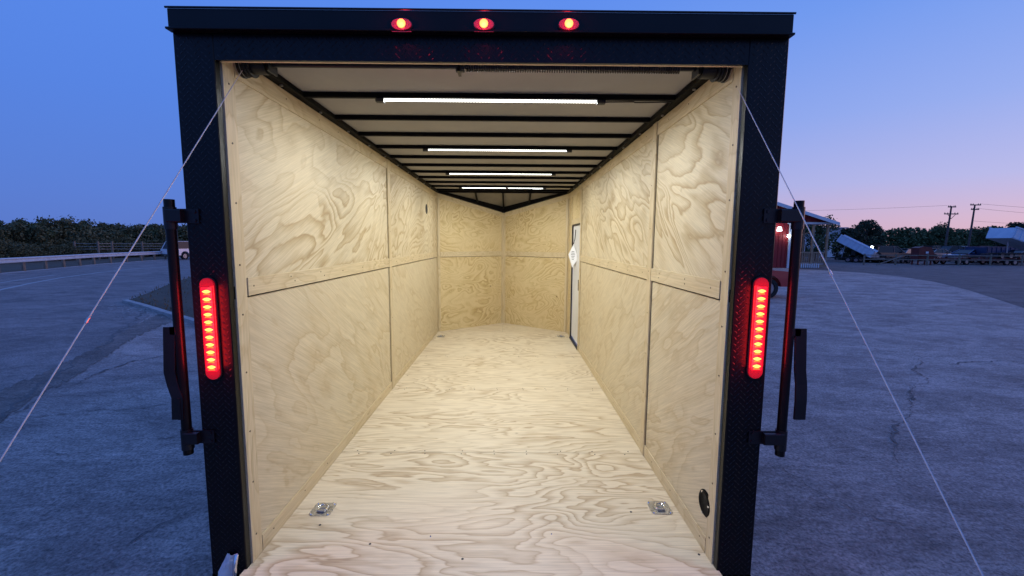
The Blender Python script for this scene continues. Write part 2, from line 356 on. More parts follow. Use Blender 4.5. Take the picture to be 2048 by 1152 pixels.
while k < 9000:
    x = random.uniform(min(xs), max(xs)); y = random.uniform(min(ys), max(ys))
    if not in_poly(x, y, vg): k += 1; continue
    k += 1; a = random.uniform(0, 6.3); h = random.uniform(.03, .10); w_ = random.uniform(.01, .03)
    dx_, dy_ = math.cos(a) * w_, math.sin(a) * w_; lx = random.uniform(-.04, .04)
    b.add([(x - dx_, y - dy_, .05), (x + dx_, y + dy_, .05), (x + lx, y + lx, .09 + h)], [(0, 1, 2)])
tag(b.build('grass', M['grass']), 'short dry grass on the brown roadside verge', 'grass', kind='stuff')
b = MB()
for k in range(900):                       # leaf litter and loose stones by the kerb end
    q = on_z(random.gauss(300, 38), random.gauss(617, 9)); s = random.uniform(.01, .035); a = random.uniform(0, 6)
    b.add([(q.x + math.cos(a + j * 2.1) * s, q.y + math.sin(a + j * 2.1) * s, .014 + random.uniform(0, .02)) for j in range(3)], [(0, 1, 2)])
tag(b.build('leaf_litter', M['kerb']), 'dry leaves and grit gathered at the kerb end', 'leaf litter', kind='stuff')

# ================================================================ TRAILER
F = .50; ZC = F + 2.15; ZL = 2.682; XL = -1.124; XR = .906; XC = (XL + XR) / 2; YR = 1.707; YF = 6.62; YA = 7.40; ZA = 2.40
MID0, MID1 = F + 1.173, F + 1.251; OL = XL - .15; OR = XR + .15
T = empty('cargo_trailer', (XC, YR, 0), 'open black enclosed cargo trailer lined with pine plywood, rear ramp down', 'trailer')
BS = M['black_steel']; BI = M['black_inner']
def part(name, b, m, parent=T, smooth=False, label=None):
    o = b.build(name, m, parent, smooth)
    if label: o['label'] = label
    return o
def bx(*a, bev=0): return MB().box(*a, bev=bev)
# --- floor sheets, grain across
ys_ = [YR + .01, 3.355, 4.80, 6.13, YF - .002]
ys_ = [YR - .085, on_z(980, 905, F).y, on_z(980, 778, F).y, on_z(980, 713, F).y, YF - .002]
for y0, y1 in zip(ys_, ys_[1:]): part('floor_sheet', bx(XL - .01, XR + .01, y0 + .002, y1 - .002, F - .02, F, bev=.002), M['ply_floor'])
for s, x0 in ((1, XL), (-1, XR)):
    part('nose_floor_sheet', MB().prism([(x0, YF + .002), (XC - s * .0015, YF + .002), (XC - s * .0015, YA)][::s], 'z', F - .02, F), M['ply_floor'])
# --- wall sheets
G_ = .0015
def wall_sheet(x, side, y0, y1, z0, z1, m=None):
    o = part('wall_sheet', bx(min(x, x + side * .012), max(x, x + side * .012), y0 + G_, y1 - G_, z0 + G_, z1 - G_), m or M['ply_wall']); return o
MIDZ = F + 1.22; YW = 1.742
YL1 = 4.01; YR1 = 2.74; YD0, YD1 = 5.47, 6.24; DZ = F + 1.66
wall_sheet(XL, -1, YW, YL1 - .044, MIDZ, ZC); wall_sheet(XL, -1, YL1, YF - .044, MIDZ, ZC)
wall_sheet(XL, -1, YW, YL1 - .044, F, MID0 - .006, M['ply_low']); wall_sheet(XL, -1, YL1, YF - .044, F, MID0 - .006, M['ply_low'])
wall_sheet(XR, 1, YW, YR1 - .045, MIDZ, ZC); wall_sheet(XR, 1, YR1, YD0 - .044, MIDZ, ZC)
wall_sheet(XR, 1, YW, YR1 - .045, F, MID0 - .006, M['ply_low']); wall_sheet(XR, 1, YR1, YD0 - .044, F, MID0 - .006, M['ply_low'])
wall_sheet(XR, 1, YD0, YD1, DZ, ZC, M['ply_nose']); wall_sheet(XR, 1, YD1, YF, F, ZC, M['ply_nose'])
# nose walls, vertical and meeting in a point; their top falls towards the point
for s, x0 in ((1, XL), (-1, XR)):
    a = Vector((x0, YF)); c = Vector((XC, YA)); d = (c - a); L = d.length; d.normalize(); nrm = Vector((-d.y, d.x)) if s > 0 else Vector((d.y, -d.x))
    ang = math.atan2(d.y, d.x)
    def nose(name, u0, u1, z0a, z0b, z1a, z1b, m, t0, t1):
        P = [(u0, z0a), (u1, z0b), (u1, z1b), (u0, z1a)]; v = []
        for tt in (t0, t1):
            for (u, z) in P:
                q = a + d * u + nrm * tt; v.append((q.x, q.y, z))
        f = [(0, 1, 2, 3), (7, 6, 5, 4), (0, 4, 5, 1), (1, 5, 6, 2), (2, 6, 7, 3), (3, 7, 4, 0)]
        o = MB().add(v, f).build(name, m, T); return o
    top = lambda u: ZC + (ZA - ZC) * u / L
    nose('nose_wall_sheet', 0, L, F, F, MID0 - .006, MID0 - .006, M['ply_nose'], 0, .012)
    nose('nose_wall_sheet', 0, L, MIDZ, MIDZ, ZC, ZA, M['ply_nose'], 0, .012)
    nose('trim_strip', .055, L - .04, MID0, MID0, MID1, MID1, M['trim_x'], -.010, -.0003)
    nose('trim_strip', .0, L, ZC - .075, ZA - .075, ZC, ZA, M['trim_x'], -.008, -.0003)
    nose('trim_strip', .012, .05, F + .002, F + .002, ZC - .08, top(.05) - .08, M['trim_v'], -.011, -.0003)
    nose('trim_strip', L - .045, L - .006, F + .002, F + .002, ZA - .06, ZA - .078, M['trim_v'], -.012, -.0003)
    # black rim above the nose wall and skins outside it
    nose('nose_rail', 0, L, ZC + .003, ZA + .003, ZC + .03, ZA + .10, BI, -.045, .012)
    nose('nose_skin', -.02, L + .05, F - .12, F - .12, ZC + .12, ZA + .14, M['black'], .10, .104)
    nose('nose_roof_panel', 0, L, ZL + .001, ZA + .09, ZL + .004, ZA + .094, M['liner'], -.0, .004)
# sloped ceiling over the nose, one triangular panel with three ribs
part('nose_ceiling_panel', MB().add([(XL, YF, ZL), (XR, YF, ZL), (XC, YA, ZA + .085), (XL, YF, ZL + .004), (XR, YF, ZL + .004), (XC, YA, ZA + .089)], [(0, 1, 2), (5, 4, 3), (0, 2, 5, 3), (2, 1, 4, 5), (1, 0, 3, 4)]), M['liner_dark'])
for x in (XC - .42, XC, XC + .42):
    t_ = 1 - abs(x - XC) / 1.015; ye = YF + (YA - YF) * t_; ze = ZL + (ZA + .085 - ZL) * t_
    part('nose_rib', MB().add([(x - .014, YF, ZL - .004), (x + .014, YF, ZL - .004), (x + .014, ye - .02, ze - .002), (x - .014, ye - .02, ze - .002),
        (x - .014, YF, ZL - .035), (x + .014, YF, ZL - .035), (x + .014, ye - .02, ze - .035), (x - .014, ye - .02, ze - .035)],
        [(3, 2, 1, 0), (4, 5, 6, 7), (0, 1, 5, 4), (2, 3, 7, 6), (1, 2, 6, 5), (3, 0, 4, 7)]), BI)
part('nose_crossmember', bx(XL, XR, YF - .02, YF + .02, ZC, ZL - .002), BI)
# --- trim strips on the side walls (10 mm proud)
def trim(side, y0, y1, z0, z1, m, t=.010):
    x = XL if side < 0 else XR; e = -.0003 * side
    a = x - side * t; part('trim_strip', bx(min(a, x + e), max(a, x + e), y0, y1, z0, z1, bev=.0012), m)
for side, cuts in ((-1, [YW + .075, YL1, YF - .012]), (1, [YW + .065, YR1, YD0 - .005])):
    for k, (y0, y1) in enumerate(zip(cuts, cuts[1:])):
        yy0 = y0 + (.038 if k else 0) + .003; yy1 = y1 - .041
        trim(side, yy0, yy1, MID0, MID1, M['trim_h'])
        trim(side, yy0, yy1, ZC - .085, ZC - .001, M['trim_h'], .007)
        trim(side, yy0, yy1, F + .001, F + .078, M['trim_h'], .007)
    for y in cuts[1:]:
        trim(side, y - .038, y + .038 if y < YF - .05 else y, F + .001, ZC - .002, M['trim_v'], .012)
    trim(side, YW + .002, cuts[0], F + .001, ZC - .002, M['trim_v'], .006)
trim(1, YD0 + .033, YD1 + .04, DZ + .002, DZ + .07, M['trim_h'], .008)
trim(1, YD1 + .002, YD1 + .05, F + .001, DZ, M['trim_v'], .010)
trim(1, YD1 + .10, YF - .012, MID0, MID1, M['trim_h'])
trim(1, YF - .06, YF - .012, F + .001, ZC - .002, M['trim_v'], .011)
trim(1, YD0 + .033, YF - .06, ZC - .085, ZC - .001, M['trim_h'], .006)
for yy in (YD0 + .05, YD1 + .03): trim(1, yy, yy + .04, DZ + .072, ZC - .088, M['trim_v'], .007)
# --- side door, seen edge-on at the front right
D = empty('side_door', (XR + .045, (YD0 + YD1) / 2, F + .04), parent=T)
bx(XR + .010, XR + .035, YD0 + .045, YD1 - .04, F + .045, DZ - .02, bev=.004).build('door_panel', M['white'], D)
b = MB(); x0, x1 = XR - .006, XR + .009
b.box(x0, x1, YD0 + .040, YD0 + .058, F + .02, DZ).box(x0, x1, YD1 - .022, YD1 - .002, F + .02, DZ).box(x0, x1, YD0 + .059, YD1 - .023, DZ - .018, DZ).box(x0 - .01, x1, YD0 + .042, YD1 - .004, F - .001, F + .019)
b.build('door_frame', M['black_satin'], D)
b = MB().box(XR - .004, XR + .0095, YD0 + .09, YD0 + .15, F + .78, F + .92, bev=.003); hd = b.build('handle', M['black_satin'], D)
bx(XR - .009, XR - .0045, YD0 + .105, YD0 + .125, F + .82, F + .88, bev=.002).build('latch_lever', M['chrome'], hd)
# paper tag hanging from the strap on the door
tp = Vector((XR - .006, on_x(1149, 512, XR).y - .05, on_x(1149, 512, XR).z))
g = empty('paper_tag', tp, 'white folded paper tag hanging point down on the white side door', 'tag')
ca, sa = math.cos(R(38)), math.sin(R(38))
def quad_tag(h, w2, name, m, off, cen=(0, 0)):
    v = []
    for (p, q) in ((0, h), (w2, .02), (.02, -h), (-w2, -.02)):
        v.append((tp.x - .018 - off - p * .42, tp.y + p + cen[0], tp.z + q + cen[1]))
    v2 = [(x - .0015, y, z) for x, y, z in v]
    return MB().add(v + v2, [(0, 1, 2, 3), (7, 6, 5, 4), (0, 4, 5, 1), (1, 5, 6, 2), (2, 6, 7, 3), (3, 7, 4, 0)]).build(name, m, g)
quad_tag(.16, .12, 'paper', M['paper'], 0); quad_tag(.14, .10, 'paper', M['paper'], .004, (.015, .01))
b = MB()
for i in range(6):
    zz = tp.z + .06 - i * .022; wv = .055 - abs(i - 2) * .009
    y0_, y1_ = tp.y - wv + .01, tp.y + wv * .8 + .01; xa_, xb_ = tp.x - .025 + (wv - .0) * .42, tp.x - .025 - wv * .8 * .42
    b.add([(xa_, y0_, zz), (xb_, y1_, zz), (xb_, y1_, zz + .006), (xa_, y0_, zz + .006)], [(0, 1, 2, 3)])
b.build('print', M['ink'], g)
MB().tube([(tp.x - .020, tp.y, tp.z + .165), (tp.x - .004, tp.y - .02, tp.z + .24), (tp.x, tp.y - .05, tp.z + .36)], .005, 6).build('strap', M['ink'], g)
# --- roof: liner, bows, top rails
ys = [1.93 + .4065 * i for i in range(12)]
for y0, y1 in zip(ys, ys[1:]): part('ceiling_panel', bx(XL - .01, XR + .01, y0 + .001, y1 - .001, ZL, ZL + .003), M['liner'])
part('ceiling_panel', bx(XL - .01, XR + .01, YR + .05, ys[0] - .001, ZL, ZL + .003), M['liner']); part('ceiling_panel', bx(XL - .01, XR + .01, ys[-1] + .001, YF + .02, ZL, ZL + .003), M['liner'])
part('rear_crossmember', bx(XL + .05, XR - .05, 1.80, 1.935, ZC + .003, ZL - .001, bev=.003), BI)
for y in ys[1:]: part('roof_bow', bx(XL + .046, XR - .046, y - .0125, y + .0125, ZC + .004, ZL - .001, bev=.003), BI)
for x0, x1 in ((XL - .012, XL + .045), (XR - .045, XR + .012)): part('top_rail', bx(x0, x1, YR + .05, YF, ZC + .002, ZL - .0015, bev=.003), BI)
# bright bolts along the rails
b = MB()
for i in range(10):
    for x in (XL + .022, XR - .022): b.cyl((x, 2.15 + i * .43, ZC - .001), 'z', .008, .008, 8)
bo = part('rail_bolt_row', b, M['zinc']); bo['kind'] = 'stuff'
# --- rear frame
K = M['black']
for x0, x1 in ((OL, XL), (XR, OR)):
    p = part('rear_post', bx(x0, x1, YR, YR + .034, .34, 2.686, bev=.003), K)
part('rear_header', bx(XL + .001, XR - .001, YR + .001, YR + .013, 2.588, 2.686), K)
part('header_lip', bx(XL + .012, XR - .012, YR + .015, YR + .026, 2.5885, 2.64), M['trim_x'])
part('roof_cap', MB().prism([(YR - .028, 2.690), (YR - .028, 2.755), (YR - .018, 2.762), (YF, 2.78), (YF, 2.72), (YR + .06, 2.72), (YR + .06, 2.690)], 'x', OL + .008, OR - .008), K)
part('cap_lip', bx(OL + .001, OR - .003, YR - .036, YR - .001, 2.682, 2.690, bev=.002), K)
part('cap_lip', bx(OL + .002, OR - .003, YR - .034, YR - .0285, 2.755, 2.7625, bev=.002), K)
part('rear_sill', bx(OL, OR, YR, YR + .06, .36, F - .021), K)
# outer skins, chassis, axle group and tongue
for x0, x1 in ((OL + .01, OL + .014), (OR - .014, OR - .01)): part('side_skin', bx(x0, x1, YR + .035, YF + .02, F - .12, 2.72), K)
part('roof_skin', MB().prism([(OL + .01, YR + .06), (OR - .01, YR + .06), (OR - .01, YF), (XC, YA + .1), (OL + .01, YF)], 'z', 2.722, 2.726), K)
b = MB()
for x in (XL, XR - .06): b.box(x, x + .06, YR + .1, YF, F - .17, F - .025)
for i in range(9): b.box(XL, XR, YR + .35 + i * .55, YR + .40 + i * .55, F - .12, F - .03)
b.box(XC - .05, XC + .05, YF - .3, 8.6, F - .16, F - .05); part('chassis', b, BS)
def wheel(parent, c, r=.33, w_=.21, axis='x'):
    wl = MB(); pr = [(r * .60, -w_ / 2), (r * .93, -w_ / 2), (r, -w_ * .36), (r, w_ * .36), (r * .93, w_ / 2), (r * .60, w_ / 2)]
    n = 24; v = []
    for k in range(n):
        a = 2 * math.pi * k / n
        for rr_, t_ in pr: v.append((c[0] + t_, c[1] + rr_ * math.cos(a), c[2] + rr_ * math.sin(a)))
    m_ = len(pr); f = [(k * m_ + j, k * m_ + (j + 1) % m_, ((k + 1) % n) * m_ + (j + 1) % m_, ((k + 1) % n) * m_ + j) for k in range(n) for j in range(m_)]
    root = empty('wheel', c, parent=parent)
    wl.add(v, f); wl.build('tyre', M['rubber'], root, True)
    MB().cyl(c, 'x', r * .6, w_ * .7, 20).cyl((c[0], c[1], c[2]), 'x', r * .2, w_ * .9, 12).build('rim', M['rim'], root, True)
    return root
for x in (OL - .02, OR + .02):
    for y in (4.1, 4.95): wheel(T, (x, y, .33))
for x0, x1 in ((OL - .16, OL + .009), (OR - .009, OR + .16)):
    part('fender', MB().prism([(3.6, .5), (3.85, .72), (5.2, .72), (5.45, .5), (5.42, .5), (5.18, .70), (3.87, .70), (3.63, .5)], 'x', x0, x1), K)
# ramp door let down on the asphalt behind, under the camera
b = MB(); y0, y1 = YR - .092, -.22; z0, z1 = F - .012, .05
b.add([(XL, y0, z0), (XR, y0, z0), (XR, y1, z1), (XL, y1, z1), (XL, y0, z0 - .04), (XR, y0, z0 - .04), (XR, y1, z1 - .04), (XL, y1, z1 - .04)], [(3, 2, 1, 0), (4, 5, 6, 7), (0, 1, 5, 4), (2, 3, 7, 6), (1, 2, 6, 5), (3, 0, 4, 7)])
part('ramp_door', b, M['ply_floor'])
# --- raised tread on posts and header
def tread(x0, x1, z0, z1, y, skip=()):
    b = MB(); p = .0262; i = 0; z = z0 + .012
    while z < z1 - .008:
        x = x0 + .012 + (p / 2 if i % 2 else 0); j = 0
        while x < x1 - .01:
            if not any(abs(x - sx) < sw and abs(z - sz) < sh for sx, sz, sw, sh in skip):
                a = R(45) if (i + j) % 2 else R(-45)
                ux, uz = math.cos(a) * .0095, math.sin(a) * .0095; vx, vz = -math.sin(a) * .0028, math.cos(a) * .0028
                b.add([(x - ux, y, z - uz), (x + vx, y, z + vz), (x + ux, y, z + uz), (x - vx, y, z - vz), (x, y - .0012, z)], [(4, 1, 0), (4, 2, 1), (4, 3, 2), (4, 0, 3)])
            x += p; j += 1
        z += p / 2; i += 1
    o = part('tread_pattern', b, M['tread']); o['kind'] = 'stuff'
# --- tail lights
def px_on_rear(x, y, yy=YR): return on_y(x, y, yy)
tl = []
for (xa, ya_, xb, yb) in ((416, 556, 432, 757), (1521, 555, 1506, 755)):
    p1 = px_on_rear(xa, ya_); p2 = px_on_rear(xb, yb); xc = (p1.x + p2.x) / 2; z1, z0 = p1.z, p2.z; r = .0285
    tl.append((xc, (z0 + z1) / 2, r + .012, (z1 - z0) / 2 + .01))
    t = empty('tail_light', (xc, YR - .004, (z0 + z1) / 2), parent=T)
    def caps(rr_, n=12):
        q = []
        for k in range(n + 1): a = math.pi * k / n; q.append((xc + rr_ * math.cos(a), z1 - r + rr_ * math.sin(a)))
        for k in range(n + 1): a = math.pi + math.pi * k / n; q.append((xc + rr_ * math.cos(a), z0 + r + rr_ * math.sin(a)))
        return q[::-1]
    MB().prism(caps(r + .004), 'y', YR - .006, YR - .001).build('bezel', M['black_satin'], t)
    MB().prism(caps(r), 'y', YR - .014, YR - .0062).build('lens', M['red_lens_end'], t)
    hgt = (z1 - z0) - .075; n = 11
    MB().prism([(xc - .021, z0 + .036), (xc + .021, z0 + .036), (xc + .021, z1 - .036), (xc - .021, z1 - .036)], 'y', YR - .017, YR - .0142).build('inner_lens', M['red_lens'], t)
    for i in range(n):
        zz = z0 + .0375 + hgt * (i + .5) / n
        q = []
        for k in range(12):
            a = 2 * math.pi * k / 12; q.append((xc + .0165 * math.copysign(abs(math.cos(a)) ** 1.2, math.cos(a)), zz + .0068 * math.copysign(abs(math.sin(a)) ** 1.6, math.sin(a))))
        MB().prism(q[::-1], 'y', YR - .0195, YR - .0172).build('led', M['red_led'], t)
        if True:
            ld = bpy.data.lights.new('led_glow', 'POINT'); ld.color = (1, .02, .02); ld.energy = .36; ld.shadow_soft_size = .02
            lo = bpy.data.objects.new('led_glow', ld); C.objects.link(lo); lo.parent = t; lo.location = Vector((xc, YR - .045, zz)) - wloc(t)
        MB().prism([(xc - .014, zz - .0135), (xc + .014, zz - .0135), (xc + .010, zz - .0065), (xc - .010, zz - .0065)], 'y', YR - .0185, YR - .0172).build('reflector', M['red_core'], t)
tread(OL + .004, XL - .004, .36, 2.68, YR - .0002, [(a, b_, c_, d_) for a, b_, c_, d_ in tl]); tread(XR + .004, OR - .004, .36, 2.68, YR - .0002, tl)
tread(XL + .006, XR - .006, 2.590, 2.680, YR + .0008)
# --- three marker lamps on the roof cap
for x in (804, 968, 1137):
    yy = YR - .0285; p = px_on_rear(x, 51, yy); t = empty('marker_light', p, parent=T)
    def oval(a_, b_, n=20): return [(p.x + a_ * math.cos(2 * math.pi * k / n), p.z + b_ * math.sin(2 * math.pi * k / n)) for k in range(n)][::-1]
    MB().prism(oval(.041, .026), 'y', yy - .004, yy).build('bezel', M['black_satin'], t)
    MB().prism(oval(.037, .0205), 'y', yy - .011, yy - .0042).build('lens', M['marker_lens'], t)
    q = [(p.x + .0155 * math.cos(2 * math.pi * k / 16), p.z + .0015 + .0155 * math.sin(2 * math.pi * k / 16)) for k in range(16)][::-1]
    MB().prism(q, 'y', yy - .0145, yy - .0112).build('led', M['red_hot'], t)
    ld = bpy.data.lights.new('marker_glow', 'POINT'); ld.color = (1, .02, .03); ld.energy = .55; ld.shadow_soft_size = .012
    lo = bpy.data.objects.new('marker_glow', ld); C.objects.link(lo); lo.parent = t; lo.location = Vector((p.x, yy - .022, p.z)) - wloc(t)
    MB().prism([(p.x - .036, p.z - .0245), (p.x + .036, p.z - .0245), (p.x + .036, p.z - .0225), (p.x - .036, p.z - .0225)], 'y', yy - .0065, yy - .0042).build('rim_edge', M['marker_lens'], t)
# --- led light bars under the bows
for i in (1, 4, 7, 10):
    y = ys[i]; z = ZC + .004; x0, x1 = -.105 - .555, -.105 + .555; t = empty('light_bar', (-.105, y, z), parent=T)
    bx(x0 - .002, x1 + .002, y - .0175, y + .0175, z - .006, z - .0005).build('housing', M['zinc'], t)
    MB().prism([(y - .0155, z - .0065), (y + .0155, z - .0065), (y + .0145, z - .0105), (y - .0145, z - .0105)][::-1], 'x', x0, x1).build('diffuser', M['led'], t)
    ld = bpy.data.lights.new('bar_light', 'AREA'); ld.shape = 'RECTANGLE'; ld.size = 1.10; ld.size_y = .030; ld.energy = 19.5; ld.color = (.97, 1.0, .985)
    lo = bpy.data.objects.new('bar_light', ld); C.objects.link(lo); lo.parent = t; lo.location = Vector((-.105, y, z - .0125)) - wloc(t)
    for xa, xb in ((x0 - .045, x0 - .0025), (x1 + .0025, x1 + .045)): bx(xa, xb, y - .016, y + .016, z - .021, z - .001, bev=.004).build('end_cap', M['black_satin'], t)
    if i == 1: MB().tube([(x1 + .045, y + .01, z - .006), (x1 + .2, y + .012, z - .003), (XR - .25, y + .012, z - .006), (XR - .06, y + .012, z - .003)], .0035, 6).build('wire', M['black_satin'], t)
MB().tube([(XC + .05, ys[10] - .03, ZC - .004), (XC + .1, ys[10] - .04, ZC - .02), (XC + .2, ys[10] - .03, ZC - .018), (XC + .55, ys[10], ZC - .012)], .006, 6).build('wire', M['black_satin'], T)
# --- counterbalance shaft, spring, drums and cables
ZS = 2.632; YS = 1.86
part('spring_shaft', MB().cyl((XC, YS, ZS), 'x', .0115, XR - XL - .02, 12), BS, smooth=True)
pts = []; x0, x1 = -.19, .70; nc = 88
for k in range(nc * 8 + 1):
    a = 2 * math.pi * k / 8; pts.append((x0 + (x1 - x0) * k / (nc * 8), YS + .0195 * math.cos(a), ZS + .0195 * math.sin(a)))
part('torsion_spring', MB().tube(pts, .0038, 5), M['zinc' ] if False else varied('spring_steel', (.05, .045, .045), (.09, .08, .08), 30, .35, .5, 1, 0), smooth=True)
part('spring_anchor', MB().cyl((x0 - .02, YS, ZS), 'x', .024, .035, 14).box(x0 - .03, x0 - .018, YS - .03, YS + .03, ZS - .03, ZS + .05), BS)
for s, x in ((1, XL + .036), (-1, XR - .036)):
    d = empty('cable_drum', (x, YS, ZS - .006), parent=T)
    b = MB()
    for k, rr_ in enumerate((.050, .043, .047, .041, .045, .040, .048)): b.cyl((x + s * (k * .007 - .020), YS, ZS - .004), 'x', rr_, .0055 if k % 2 else .004, 22)
    b.build('drum_grooves', M['black_satin'], d, True)
    MB().cyl((x + s * .052, YS, ZS - .004), 'x', .036, .062, 18).build('hub', BS, d, True)
    MB().cyl((x - s * .0245, YS, ZS - .004), 'x', .0495, .003, 22).cyl((x - s * .0105, YS, ZS - .004), 'x', .0465, .0015, 22).build('flange', M['zinc'], d, True)
    xx = x + s * .10
    MB().box(xx - .004, xx + .004, YS - .035, YS + .035, ZS - .035, ZS + .06).cyl((xx - s * .01, YS, ZS), 'x', .022, .02, 14).build('bearing_bracket', BS, d)
for (a, c, kx, ky) in (((485, 147), (0, 921), 195, 641), ((1462, 158), (1966, 1152), 1656, 546)):
    p1 = on_y(a[0], a[1], YS - .03)
    p1 = Vector((p1.x, YS - .03, ZS - .035))
    # runs down to the free end of the ramp
    p2 = on_x(*c, -1.10 if kx < 1000 else .882)
    e = p2 + (p2 - p1) * ((p2.z - .12) / (p1.z - p2.z))
    cb = part('ramp_cable', MB().tube([p1, p1.lerp(p2, .5), p2, e], .0017, 6), M['cable'], smooth=True)
    # crimped sleeve
    best = min((p1.lerp(p2, u / 400) for u in range(401)), key=lambda q: abs(((CR.inverted() @ (q - Vector((0, 0, CAMZ)))).y / -(CR.inverted() @ (q - Vector((0, 0, CAMZ)))).z) * FPX - (576 - ky)))
    dd = (p2 - p1).normalized(); MB().tube([best - dd * .008, best + dd * .008], .0030, 8).build('crimp_sleeve', M['zinc'], cb)
# --- lock bars standing on both sides of the rear frame
def flat_bar(P, wd, th):
    b = MB(); L = []
    for i, (x, z, y) in enumerate(P):
        L.append([(x - wd / 2, y - th / 2, z), (x + wd / 2, y - th / 2, z), (x + wd / 2, y + th / 2, z), (x - wd / 2, y + th / 2, z)])
    v = [q for r_ in L for q in r_]; n = len(L)
    f = [(i * 4 + k, i * 4 + (k + 1) % 4, (i + 1) * 4 + (k + 1) % 4, (i + 1) * 4 + k) for i in range(n - 1) for k in range(4)] + [(3, 2, 1, 0), (n * 4 - 4, n * 4 - 3, n * 4 - 2, n * 4 - 1)]
    return b.add(v, f)
for s, X, zt, zb in ((-1, -1.334, on_y(341, 399, YR).z, on_y(378, 906, YR).z), (1, None, on_y(1599, 402, YR).z, on_y(1557, 909, YR).z)):
    if X is None: X = (on_y(1598, 402, YR).x + on_y(1557, 905, YR).x) / 2
    else: X = (on_y(341, 399, YR).x + on_y(378, 905, YR).x) / 2
    yb = YR - .005; t = empty('lock_bar', (X, yb, zb), parent=T)
    MB().tube([(X, yb, zb), (X, yb, zt)], .0185, 16).build('pipe', M['black'], t, True)
    ed = OL if s < 0 else OR
    for py in ((432, 872) if s < 0 else (432, 874)):
        zc = on_y(360 if s < 0 else 1580, py, YR).z; x0, x1 = sorted((X + s * .003, ed - s * .055))
        MB().box(x0, x1, YR - .0075, YR - .0015, zc - .028, zc + .028).box(min(X, ed), max(X, ed), YR - .03, YR - .008, zc - .024, zc + .024, bev=.003).tube([(X, yb, zc - .052), (X, yb, zc + .034)], .0225, 16).build('bracket', BS, t)
        b = MB()
        for k in (-1, 1): b.cyl((ed - s * .04, YR - .009, zc + k * .017), 'y', .007, .006, 6)
        b.build('bolt', BS, t)
    if s < 0:
        pp = [(339, 654), (339, 668), (340, 745), (347, 772), (357, 795), (358, 838)]
    else:
        pp = [(1601, 657), (1601, 672), (1600, 740), (1602, 770), (1600, 800), (1597, 838)]
    P = [(on_y(x, y, YR - .02).x, on_y(x, y, YR - .02).z, YR - .02 + (.0 if i < 4 else -.004)) for i, (x, y) in enumerate(pp)]
    h = flat_bar(P, .046, .008); x0, x1 = sorted((P[0][0], X)); h.box(x0, x1, YR - .024, YR - .016, P[1][1] - .002, P[0][1], bev=.002)
    if s < 0: x0, x1 = sorted((P[4][0], X)); h.box(x0, x1, YR - .030, YR - .0245, P[5][1], P[4][1])
    h.build('handle', BS, t)
# --- floor tie-down rings
def dring(c, sc=1.0):
    t = empty('tie_down_ring', c, parent=T); w_ = .055 * sc; b = MB(); z = c.z
    n = 24; v = []; f = []
    rr_ = .036 * sc
    for k in range(n):
        a = 2 * math.pi * (k + .5) / n; ca_, sa_ = math.cos(a), math.sin(a); m_ = w_ / max(abs(ca_), abs(sa_))
        v += [(c.x + ca_ * m_, c.y + sa_ * m_, z + .0003), (c.x + ca_ * m_, c.y + sa_ * m_, z + .003), (c.x + ca_ * rr_ * 1.1, c.y + sa_ * rr_ * 1.1, z + .004), (c.x + ca_ * rr_, c.y + sa_ * rr_, z + .0032), (c.x + ca_ * rr_ * .6, c.y + sa_ * rr_ * .6, z + .0012)]
    for k in range(n):
        k2 = (k + 1) % n
        for j in range(4): f.append((k * 5 + j, k2 * 5 + j, k2 * 5 + j + 1, k * 5 + j + 1))
    f.append(tuple(k * 5 + 4 for k in range(n))); MB().add(v, f).build('plate', M['zinc'], t, True)
    pts = [(c.x + rr_ * .66 * math.cos(a), c.y + rr_ * .66 * math.sin(a), z + .009 + .004 * math.sin(a)) for a in [2 * math.pi * k / 20 for k in range(21)]]
    MB().tube(pts, .0048 * sc, 8, False).build('ring', M['chrome'], t, True)
    MB().box(c.x - .02, c.x + .02, c.y - rr_ * .9, c.y - rr_ * .45, z + .0042, z + .014, bev=.003).build('strap', M['zinc'], t)
    for sx in (-1, 1):
        for sy in (-1, 1): MB().cyl((c.x + sx * w_ * .80, c.y + sy * w_ * .80, z + .0055), 'z', .0075, .005, 10, r2=.005).build('screw', M['chrome'], t, True)
for p in ((646, 1019), (1319, 1016), (882, 673), (1122, 673)): dring(on_z(*p, F) + Vector((0, 0, .0004)))
# --- round black vent with screws low on the right wall
vc = on_x(1411, 1006, XR); t = empty('vent_cover', vc, parent=T)
b = MB(); n = 28; v = []
for (rr_, dx_) in ((.060, .0), (.060, .003), (.054, .0075), (.046, .009), (.040, .006)):
    v += [(XR - .0004 - dx_, vc.y + rr_ * math.cos(2 * math.pi * k / n), vc.z + rr_ * math.sin(2 * math.pi * k / n)) for k in range(n)]
f = [(j * n + k, j * n + (k + 1) % n, (j + 1) * n + (k + 1) % n, (j + 1) * n + k) for j in range(4) for k in range(n)] + [tuple(range(4 * n, 5 * n))]
b.add(v, f).build('cover', M['black_inner'], t, True)
for a in (.6, 2.3, 4.2): MB().cyl((XR - .0105, vc.y + .05 * math.cos(a + .6), vc.z + .05 * math.sin(a + .6)), 'x', .005, .004, 10).build('screw', M['chrome'], t, True)
# small dark grommet high on the left wall
gc = on_x(853, 418, XL); t = MB()
t.prism([(gc.y + .075 * math.cos(a), gc.z + .065 * math.sin(a)) for a in [2 * math.pi * k / 14 for k in range(14)]], 'x', XL - .0005, XL + .0025); part('wire_hole', t, M['black_satin'])
